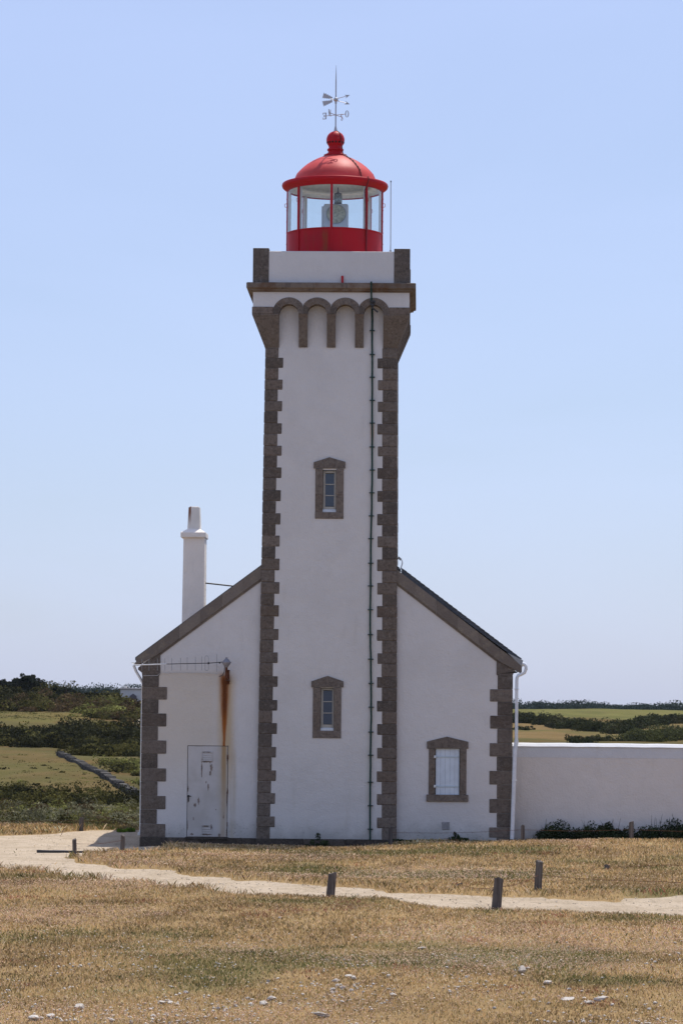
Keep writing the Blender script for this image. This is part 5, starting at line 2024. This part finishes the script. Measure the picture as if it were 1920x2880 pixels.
# pines on the left skyline
def pine(px, py, h, wd, cards, label, lean=0):
    p, d = far_pt(px, py)
    root = thing('pine_tree', tuple(p), label, 'tree', 'windswept pines on the left skyline')
    mb = MB()
    top = Vector((p[0] + lean, p[1], p[2] + h * .8))
    mb.tube([(p[0], p[1], p[2] - .3), (p[0] + lean * .3, p[1], p[2] + h * .35), top], [.22, .17, .07], 7)
    for q in range(6):
        f = .4 + .1 * q
        a = q * 2.2
        s0 = Vector((p[0] + lean * f, p[1], p[2] + h * f * .8))
        e = s0 + Vector((math.cos(a) * wd * .7, math.sin(a) * wd * .7, h * .18))
        mb.tube([s0, e], [.08, .03], 5)
    mb.build('trunk', M['bark'], root)
    cs = Cards()
    for q in range(18):
        f = rng.uniform(.3, .84)
        off = np.clip(rng.normal(0, .5, 2), -1, 1) * wd * (1.1 - .5 * f)
        cs.bush((p[0] + lean * f + off[0], p[1] + off[1], p[2] + h * f - .35), (wd * .46, wd * .46, h * .18), cards // 8, .24, (.026, .032, .019), .3, .4, 0, 4)
    c = cs.build('crown', M['leaf'], p)
    c.parent = root


for a in ((-40, 1968, 3.0, 2.2, 1800, 'pine cut by the left picture edge'), (14, 1968, 2.9, 1.7, 1800, 'low spreading pine left of the tallest one'),
          (48, 1968, 3.2, 1.5, 1900, 'flat topped pine just left of the tallest'), (82, 1969, 3.7, 1.5, 2200, 'tallest pine of the left skyline', .4), (112, 1970, 3.0, 1.4, 1700, 'pine on the right flank of the tallest one'),
          (146, 1972, 2.6, 1.0, 1200, 'slim pine standing apart on the falling skyline', .3), (172, 1973, 2.0, .9, 900, 'small dark pine next to the bluish far wood'), (198, 1976, 2.2, 1.1, 1100, 'last wind-bent pine towards the white villa', -.6)):
    pine(*a)

# the white villa behind, half hidden by the house corner
pv = far_pt(370, 1972)[0]
dv = pv[1] - CAM.y
Vp = lambda x, y: F(x, y, pv[1])
(vx0, vz1), (vx1, vz0) = Vp(339.5, 1936), Vp(440, 1972)
villa = thing('villa', (vx0, pv[1], vz0), 'far white flat roofed villa half hidden behind the house corner', 'house')
mb = MB()
mb.box(vx0, vx1, pv[1], pv[1] + 6, vz0 - 2, vz1 - .12); mb.build('wall', M['white'], villa)
mb = MB(); mb.cbox(vx0 - .15, vx1, pv[1] - .15, pv[1] + 6, vz1 - .12, vz1 + .05, .03); mb.build('roof', flat('villa_roof', (.42, .38, .36), .8), villa)
a, b = Vp(347, 1930), Vp(354, 1936)
mb = MB(); mb.cbox(a[0], b[0], pv[1] + 1, pv[1] + 1.6, vz1, a[1], .02); mb.build('chimney', M['white'], villa)
(a, z1), (b, z0) = Vp(366, 1951), Vp(385, 1966)
mb = MB(); mb.prism([(a, z0), (b, z0), (b, z0 + (z1 - z0) * .55), ((a + b) / 2, z1), (a, z0 + (z1 - z0) * .55)], pv[1] - .5, pv[1] - .02); mb.build('porch', flat('villa_porch', (.11, .10, .11), .8), villa)

# pale sandy track climbing beside the house corner
def strip(name, pts, wd, mat, kind):
    vs = []
    for (x, y), wv in zip(pts, wd):
        p, d = far_pt(x, y)
        ww = wv * d / FPX
        for s_ in (-.5, .5):
            X = p[0] + s_ * ww
            vs.append((X, p[1], float(far_h(X, p[1])) + .25))
    fs = [(2 * i, 2 * i + 1, 2 * i + 3, 2 * i + 2) for i in range(len(pts) - 1)]
    mb = MB(); mb.add(vs, fs)
    ob = mb.build(name, mat, None)
    ob['kind'] = kind


strip('track', [(383, 2058), (388, 2045), (391, 2030), (393, 2012)], [9, 7, 5, 3], flat('track_sand', (.36, .30, .22), .9), 'structure')

# dry-stone wall running down the hillside
wl = [(168, 2128), (200, 2142), (245, 2164), (290, 2188), (335, 2212), (382, 2236)]
mid = far_pt(*wl[2])[0]
mb = MB()
L_ = [Vector(far_pt(x, y)[0]) for x, y in wl]
for a, b in zip(L_[:-1], L_[1:]):
    ln = (b - a).length
    n = max(2, int(ln / .55))
    dirv = (b - a).normalized(); nv = Vector((-dirv.y, dirv.x, 0)).normalized()
    for row in range(2):
        for q in range(n):
            c = a.lerp(b, (q + .5 + .3 * (row % 2)) / n)
            hx = ln / n / 2 * random.uniform(.85, 1.02); hy = random.uniform(.2, .27); hz = .19
            z = c.z - .25 + row * .24 + random.uniform(-.05, .05)
            vs = []
            for zz in (z, z + .30 * random.uniform(.75, 1.15)):
                for (u, v) in ((-hx, -hy), (hx, -hy), (hx, hy), (-hx, hy)):
                    vs.append(c + dirv * u + nv * v + Vector((0, 0, zz - c.z)))
            mb.hexa([(p.x - mid[0], p.y - mid[1], p.z - mid[2]) for p in vs])
ow = mb.build('stone_wall', flat('field_stone', (.10, .092, .082), .9, .1, 0, .6, 4), None)
ow.location = mid
tag(ow, 'grey dry stone wall running downhill through the left hillside', 'wall')

# plants at the foot of the walls
Cs = lambda px, py, Y: at(px, py, Y)


def shrub(px, py, Y, w_, h, n, size, pal, label, name='shrub', spikes=0, group=None):
    p = at(px, py, Y)
    z = gz(p.x, Y)
    root = thing(name, (p.x, Y, z), label, 'plant', group)
    cs = Cards()
    nb = max(3, int(n / 350))
    for q in range(nb):
        f = rng.uniform(-1, 1)
        hh = h * (1 - .45 * abs(f) ** 1.5) * rng.uniform(.7, 1.05)
        cs.bush((p.x + f * w_ * .8, Y + rng.uniform(-.1, .25), z), (w_ * .46, .34, hh * .8), n // nb, size, np.array(pal[rng.integers(len(pal))]), .35, .45, 0, 4)
    cs.build('foliage', M['leaf'], (p.x, Y, z)).parent = root
    if not spikes:
        return
    mb = MB()
    for q in range(spikes):
        x = p.x + rng.uniform(-.9, .9) * w_; y = Y + rng.uniform(-.1, .2)
        hh = h * rng.uniform(.5, .95)
        mb.tube([(x, y, z - .05), (x + rng.uniform(-.06, .06), y, z + hh * .6), (x + rng.uniform(-.1, .1), y, z + hh)], [.008, .006, .003], 4)
    mb.build('stem', flat(name + '_stem', (.05, .05, .03), .9), root)


DG = [(.030, .046, .022), (.038, .054, .022), (.046, .058, .026)]
shrub(1582, 2345, YW - .4, .72, .62, 5200, .055, DG, 'dark tufted shrub against the yard wall, nearest the downpipe', spikes=10, group='shrubs along the yard wall')
shrub(1685, 2345, YW - .4, .72, .66, 5600, .055, DG, 'dark shrub against the yard wall with a yellowish sprig, left of the grey post', spikes=12, group='shrubs along the yard wall')
shrub(1770, 2343, YW - .35, .7, .5, 4000, .05, DG, 'low dark shrub just behind the grey post at the yard wall', spikes=6, group='shrubs along the yard wall')
shrub(1880, 2340, YW - .4, .8, .78, 6400, .055, DG, 'tallest dark shrub against the yard wall at the right picture edge', spikes=18, group='shrubs along the yard wall')
shrub(1690, 2344, YW - .85, .10, .22, 160, .05, [(.14, .17, .04), (.17, .19, .05)], 'small yellow green sprig in front of the dark shrubs', 'weed')
shrub(888, 2362, -.35, .32, .40, 1500, .045, DG, 'dark green clump at the middle of the tower foot', 'weed')
shrub(1282, 2352, -.2, .20, .27, 900, .045, DG, 'dark weed under the vent below the blue shutter', 'weed')
shrub(1318, 2352, -.2, .18, .17, 600, .04, DG, 'small dark weed right of the vent', 'weed')
shrub(1200, 2356, -.25, .9, .07, 1200, .04, [(.05, .075, .02), (.035, .05, .02)], 'low mossy green strip along the right wall foot', 'weed')
shrub(371, 2338, 5.2, .30, .22, 1500, .06, [(.10, .17, .025), (.13, .20, .03), (.09, .14, .03)], 'bright green plant behind the left house corner', 'weed')
shrub(300, 2338, 6.6, .55, .07, 600, .05, [(.11, .15, .03)], 'low yellow green plants at the back edge of the sand', 'weed')

# ------------------------------------------------------------------ turf, seed heads, stones


def sample_turf(d0, d1, dens):
    n = int(dens * .5 * .31 * (d1 * d1 - d0 * d0))
    d = np.sqrt(rng.uniform(d0 * d0, d1 * d1, n))
    t = rng.uniform(-.18, .13, n)
    X = CAM.x + d * t; Y = CAM.y + d
    return X, Y, d


def in_house(X, Y):
    return ((X > XL - .02) & (X < XR + .02) & (Y > YH - .06)) | ((X > XC - HB - .02) & (X < XC + HB + .02) & (Y > -.06)) | ((X > XR - .1) & (Y > YW - .05))


GOLD, STRAW, TAN, PINK, GRN, OLV, RED_, DRK = map(np.array, ((.67, .445, .20), (.82, .62, .38), (.52, .335, .18), (.70, .48, .34), (.15, .165, .06), (.34, .26, .095), (.42, .18, .11), (.14, .09, .045)))


def grass():
    vs = []; cs = []
    for d0, d1, dens, hh, wd in ((29, 36, 1250, .024, .0075), (36, 45, 950, .030, .0085), (45, 57, 620, .038, .011), (57, 74, 380, .045, .014), (74, 86, 330, .050, .016), (86, 99, 240, .075, .02)):
        X, Y, d = sample_turf(d0, d1, dens)
        sdv = path_sd(X, Y)
        k = (sdv > .02 + .25 * (rng.random(len(X)) ** 3) * 0) & ~in_house(X, Y)
        stray = (sdv < 0) & (rng.random(len(X)) < .004)
        k = (k | stray) & ~in_house(X, Y)
        X, Y, sdv = X[k], Y[k], sdv[k]
        worn = sstep(.56, .66, fbm(X * 1.1, Y * .55, 113))
        k = rng.random(len(X)) > .5 * worn
        X, Y, sdv = X[k], Y[k], sdv[k]
        Z = ground_h(X, Y, sdv)
        n = len(X)
        gp = green_patch(X, Y)
        pk = sstep(.52, .70, fbm(X * .30, Y * .24, 103))
        rd = sstep(.70, .80, fbm(X * .9, Y * .6, 107))
        dryv = fbm(X * 1.6, Y * .9, 109)
        pick = rng.random((n, 1))
        col = np.where(pick < .36, GOLD, np.where(pick < .58, STRAW, np.where(pick < .70, TAN, np.where(pick < .92, OLV, DRK))))
        m1 = (rng.random((n, 1)) < .72 * gp[:, None] + .05)
        col = np.where(m1, np.where(rng.random((n, 1)) < .6, GRN, OLV), col)
        m2 = (rng.random((n, 1)) < .25 * pk[:, None])
        col = np.where(m2, PINK, col)
        m3 = (rng.random((n, 1)) < .45 * rd[:, None])
        col = np.where(m3, RED_, col)
        col = col * (.45 + .95 * dryv[:, None]) * (.62 + .72 * fbm(X * .38, Y * .22, 117)[:, None]) * rng.uniform(.5, 1.45, (n, 1))
        hgt = hh * rng.uniform(.35, 1.5, n) * (.62 + .75 * fbm(X * 1.3, Y * .9, 111) ** 1.0 * 1.15) * (1 + 1.1 * np.exp(-(sdv / .35) ** 2) * (Y > -27))
        az_ = rng.uniform(0, 2 * np.pi, n)
        lean = rng.uniform(.1, 1.1, n) * hgt
        ax, ay = np.cos(az_), np.sin(az_)
        # blade is turned at random about the vertical
        bz_ = rng.uniform(0, np.pi, n)
        bx, by = np.cos(bz_) * wd * .5, np.sin(bz_) * wd * .5
        wv = rng.uniform(.6, 1.4, n); bx *= wv; by *= wv
        z0 = Z - .01
        A = np.stack([X - bx, Y - by, z0], -1); B = np.stack([X + bx, Y + by, z0], -1)
        C = np.stack([X + ax * lean * .45 + bx * .8, Y + ay * lean * .45 + by * .8, Z + hgt * .62], -1)
        D = np.stack([X + ax * lean, Y + ay * lean, Z + hgt], -1)
        vs.append(np.stack([A, B, C, D], 1).reshape(-1, 3)); cs.append(np.repeat(col, 4, 0))
    v = np.concatenate(vs); c = np.concatenate(cs)
    m = _leaf('dry_grass', .3)
    o = npmesh('grass', v, np.arange(len(v)).reshape(-1, 4), m, np.clip(c, 0, 1))
    tag(o, 'dry golden turf with green patches around the path', 'grass', None, 'stuff')


grass()


def seed_heads():
    vs = []; fs = []; cs = []
    off = 0
    for d0, d1, dens, r in ((29, 45, 190, .0075), (45, 60, 120, .0095), (60, 86, 70, .012)):
        X, Y, d = sample_turf(d0, d1, dens)
        sdv = path_sd(X, Y)
        pk = .12 + .88 * sstep(.46, .66, fbm(X * .30, Y * .24, 103))
        k = (sdv > .1) & ~in_house(X, Y) & (rng.random(len(X)) < pk)
        X, Y, sdv = X[k], Y[k], sdv[k]
        Z = ground_h(X, Y, sdv) + rng.uniform(.02, .065, len(X))
        n = len(X)
        rr = r * rng.uniform(.6, 1.3, n)[:, None]
        P = np.stack([X, Y, Z], -1)
        oct_ = np.array([(1, 0, 0), (0, 1, 0), (-1, 0, 0), (0, -1, 0), (0, 0, 1.), (0, 0, -.8)])
        V = P[:, None, :] + oct_[None] * rr[:, None]
        tri = np.array([(0, 1, 4), (1, 2, 4), (2, 3, 4), (3, 0, 4), (1, 0, 5), (2, 1, 5), (3, 2, 5), (0, 3, 5)])
        idx = (np.arange(n) * 6)[:, None, None] + tri[None] + off
        off += n * 6
        col = np.where(rng.random((n, 1)) < .7, np.array((.84, .58, .40)), np.array((.88, .72, .48))) * rng.uniform(.6, 1.15, (n, 1))
        vs.append(V.reshape(-1, 3)); fs.append(idx.reshape(-1, 3)); cs.append(np.repeat(col, 6, 0))
    o = npmesh('seed_heads', np.concatenate(vs), np.concatenate(fs), _leaf('dry_flower', .15), np.clip(np.concatenate(cs), 0, 1), True)
    tag(o, 'dry pinkish flower heads scattered over the turf', 'flowers', None, 'stuff')


seed_heads()


# stones: every large one by itself, the gravel as one mass
def _stone_mat():
    m = Mt('white_field_stone', .9, .2)
    oi = m.n.new('ShaderNodeObjectInfo')
    c = m.mix(oi.outputs['Random'], (.44, .39, .33), (.62, .57, .51))
    c = m.mix(m.mul(m.ss(m.noise(24, 5, .7), .54, .72), .6), c, (.36, .32, .27))
    c = m.mix(m.mul(m.ss(m.noise(60, 3, .7), .58, .7), .6), c, (.13, .12, .11))
    m.col(c)
    m.bump(m.noise(40, 5, .7), .8, .02)
    return m.m


M['stone'] = _stone_mat()


def rock_mesh(seed, sx=1, sy=.8, sz=.45):
    r2 = np.random.default_rng(seed)
    mb = MB(); mb.ball((0, 0, 0), 1, 6)
    V = np.array(mb.v)
    nrm = V / np.maximum(np.linalg.norm(V, axis=1)[:, None], 1e-6)
    for q in range(9):                                    # cut flat facets
        a = r2.normal(size=3); a /= np.linalg.norm(a)
        lim = r2.uniform(.55, .9)
        dt = V @ a
        V = V - np.outer(np.maximum(dt - lim, 0), a)
    V += r2.normal(0, .02, V.shape)
    V *= np.array((sx, sy, sz))
    mb.v = [tuple(v) for v in V]
    mb.sm = [False] * len(mb.f)
    return mb


ROCKS = []


def stone(px, py, wpx, sz=.45, label=None, group='pale stones lying in the turf', seed=None):
    gx, gy = gpt(px, py, 0.0)
    z = gz(gx, gy)
    r = wpx / (FPX / (gy - CAM.y)) / 2
    if seed is not None:
        o = rock_mesh(seed, 1, .8, sz).build('stone', M['stone'], None)
    else:
        if len(ROCKS) < 7:
            o = rock_mesh(50 + len(ROCKS), 1, .8, .5).build('stone', M['stone'], None)
            ROCKS.append(o)
        else:
            o = ROCKS[int(rng.integers(7))].copy(); COL.objects.link(o)
    o.location = (gx, gy, z + .008 + r * sz * .6)
    o.scale = (r, r, r * (sz / .45 if seed is None else 1))
    o.rotation_euler = (rng.uniform(-.15, .15), rng.uniform(-.15, .15), rng.uniform(0, 6.28))
    tag(o, label or 'small pale stone lying in the dry turf in the foreground', 'stone', group)


for a in ((1465, 2746, 34, .85, 'angular white stone with a dark notch, upper right of the stony patch'), (1540, 2774, 30, .5, 'rounded white stone below the notched angular one'), (1597, 2816, 52, .22, 'long thin slab of stone lying at lower right'),
          (1688, 2818, 44, .4, 'bright white stone right of the long thin slab'), (1658, 2826, 34, .35, 'dark sided flat stone between the slab and bright stone'), (983, 2750, 34, .3, 'flat buff stone alone above the stony patch, near the middle'),
          (906, 2862, 62, .3, 'largest flat pale stone at the bottom middle'), (225, 2842, 46, .4, 'pale stone with dark shaded side at the bottom left'), (143, 2869, 36, .5, 'rounded whitish stone at the bottom edge, left'), (97, 2874, 40, .45, 'greyish stone at the bottom left corner'),
          (764, 2814, 32, .5, 'whitish stone left of the dark lump above the largest flat stone'), (741, 2830, 34, .5, 'dark stone among pale ones above the largest flat stone'), (457, 2826, 30, .4, 'white flat stone alone at the lower left middle'), (1186, 2666, 26, .3, 'dark flat stone alone high in the turf right of middle'),
          (1106, 2802, 24, .5, 'small round white stone just right of the middle'), (270, 2524, 12, .4, 'tiny dark stone left on the near grass below the path'), (787, 2588, 12, .6, 'tiny dark stone below the left path post')):
    stone(a[0], a[1], a[2], a[3], a[4], seed=int(a[0] + a[1]))
for (x, y, w_) in ((297, 165, 30), (180, 268, 20), (665, 297, 40), (735, 270, 30), (713, 357, 32), (697, 383, 25), (60, 385, 45), (515, 425, 40), (550, 432, 38), (690, 425, 45),
                   (425, 475, 45), (355, 495, 40), (250, 470, 35), (300, 490, 40), (1290, 285, 50), (1545, 268, 45), (1365, 195, 28), (1160, 300, 70), (1135, 370, 50), (1170, 348, 55), (1210, 362, 60),
                   (1300, 350, 35), (1160, 383, 40), (1275, 375, 40), (1130, 385, 40), (988, 322, 40), (900, 308, 25), (1140, 427, 25), (825, 428, 28), (870, 495, 30), (640, 438, 30), (1495, 468, 35), (1073, 512, 22), (1418, 350, 30), (915, 400, 40)):
    stone(500 + .3827 * x, 2650 + .3827 * y, .40 * w_, rng.uniform(.35, .6))
for (x, y, w_) in ((40, 430, 60), (575, 420, 45), (660, 405, 40), (890, 525, 45), (535, 545, 40), (1000, 395, 55), (1290, 460, 40), (665, 585, 45), (785, 660, 60), (1055, 615, 45), (1340, 640, 50), (180, 765, 60), (350, 735, 50), (510, 730, 40), (750, 795, 50), (945, 775, 45), (1010, 890, 40), (1405, 820, 50), (1500, 830, 45), (1180, 890, 45), (1540, 440, 50), (265, 470, 30), (370, 595, 22), (435, 655, 40), (640, 660, 40), (950, 690, 60), (320, 660, 40)):
    stone(1300 + .2551 * x, 2650 + .2551 * y, .265 * w_, rng.uniform(.35, .6))
cl = 0
while cl < 80:
    py = 2880 - 235 * rng.random() ** 1.5; px = rng.uniform(-10, 1930)
    gx, gy = gpt(px, py)
    if fbm(np.array([gx * 1.3]), np.array([gy * .55]), 131)[0] + rng.uniform(-.12, .12) < .5:
        continue
    stone(px, py, rng.uniform(8, 20) * (.65 + .5 * (py - 2640) / 240), rng.uniform(.25, .55))
    cl += 1


def gravel():
    n0 = 2600
    py = 2885 - 260 * rng.random(n0) ** 1.25; px = rng.uniform(-20, 1940, n0)
    g = np.array([gpt(a, b) for a, b in zip(px, py)])
    k = fbm(g[:, 0] * 1.3, g[:, 1] * .55, 131) + rng.uniform(-.14, .14, n0) > .53
    g = g[k]
    # specks on the sandy path too
    pxy = np.array([gpt(a, b) for a, b in zip(rng.uniform(0, 1920, 2600), rng.uniform(2345, 2565, 2600))])
    pxy = pxy[path_sd(pxy[:, 0], pxy[:, 1]) < .15]
    rr = np.concatenate([rng.uniform(.006, .022, len(g)), rng.uniform(.006, .018, len(pxy))])
    pale = np.concatenate([np.ones(len(g)), rng.random(len(pxy)) < .45])
    g = np.concatenate([g, pxy]); n = len(g)
    Z = ground_h(g[:, 0], g[:, 1])
    P = np.stack([g[:, 0], g[:, 1], Z + .012 + rr * .6 + .0 * (np.arange(n) >= n - len(pxy))], -1)
    base = np.array([(1, 0, 0), (.3, .8, 0), (-.8, .5, 0), (-.7, -.6, 0), (.4, -.9, 0), (.1, .1, .7), (-.1, 0, -.6)])
    V = P[:, None, :] + base[None] * rng.uniform(.6, 1.4, (n, 7, 3)) * rr[:, None, None]
    tri = np.array([(0, 1, 5), (1, 2, 5), (2, 3, 5), (3, 4, 5), (4, 0, 5), (1, 0, 6), (2, 1, 6), (3, 2, 6), (4, 3, 6), (0, 4, 6)])
    idx = (np.arange(n) * 7)[:, None, None] + tri[None]
    col = np.where(pale[:, None] > .5, np.array((.60, .54, .46)), np.array((.30, .25, .20))) * rng.uniform(.7, 1.15, (n, 1))
    m = Mt('gravel', .9, .15); m.col(m.attr('tint'))
    o = npmesh('gravel', V.reshape(-1, 3), idx.reshape(-1, 3), m.m, np.repeat(col, 7, 0))
    tag(o, 'pale grit and small pebbles scattered over turf and path', 'gravel', None, 'stuff')


gravel()

# ------------------------------------------------------------------ air
mb = MB(); mb.box(-420, 420, -110, 1120, -14, 60)
hz = mb.build('haze', None, None) if False else None
me = bpy.data.meshes.new('haze')
me.from_pydata(mb.v, [], mb.f)
hz = bpy.data.objects.new('haze', me); COL.objects.link(hz)
hm = bpy.data.materials.new('haze'); hm.use_nodes = True
hn = hm.node_tree; hn.nodes.clear()
ho = hn.nodes.new('ShaderNodeOutputMaterial'); hv = hn.nodes.new('ShaderNodeVolumePrincipled')
hv.inputs['Color'].default_value = (.80, .88, 1.0, 1)
hv.inputs['Density'].default_value = 0.000035
hv.inputs['Anisotropy'].default_value = .2
hn.links.new(hv.outputs[0], ho.inputs['Volume'])
me.materials.append(hm)
tag(hz, None, None, None, 'stuff')
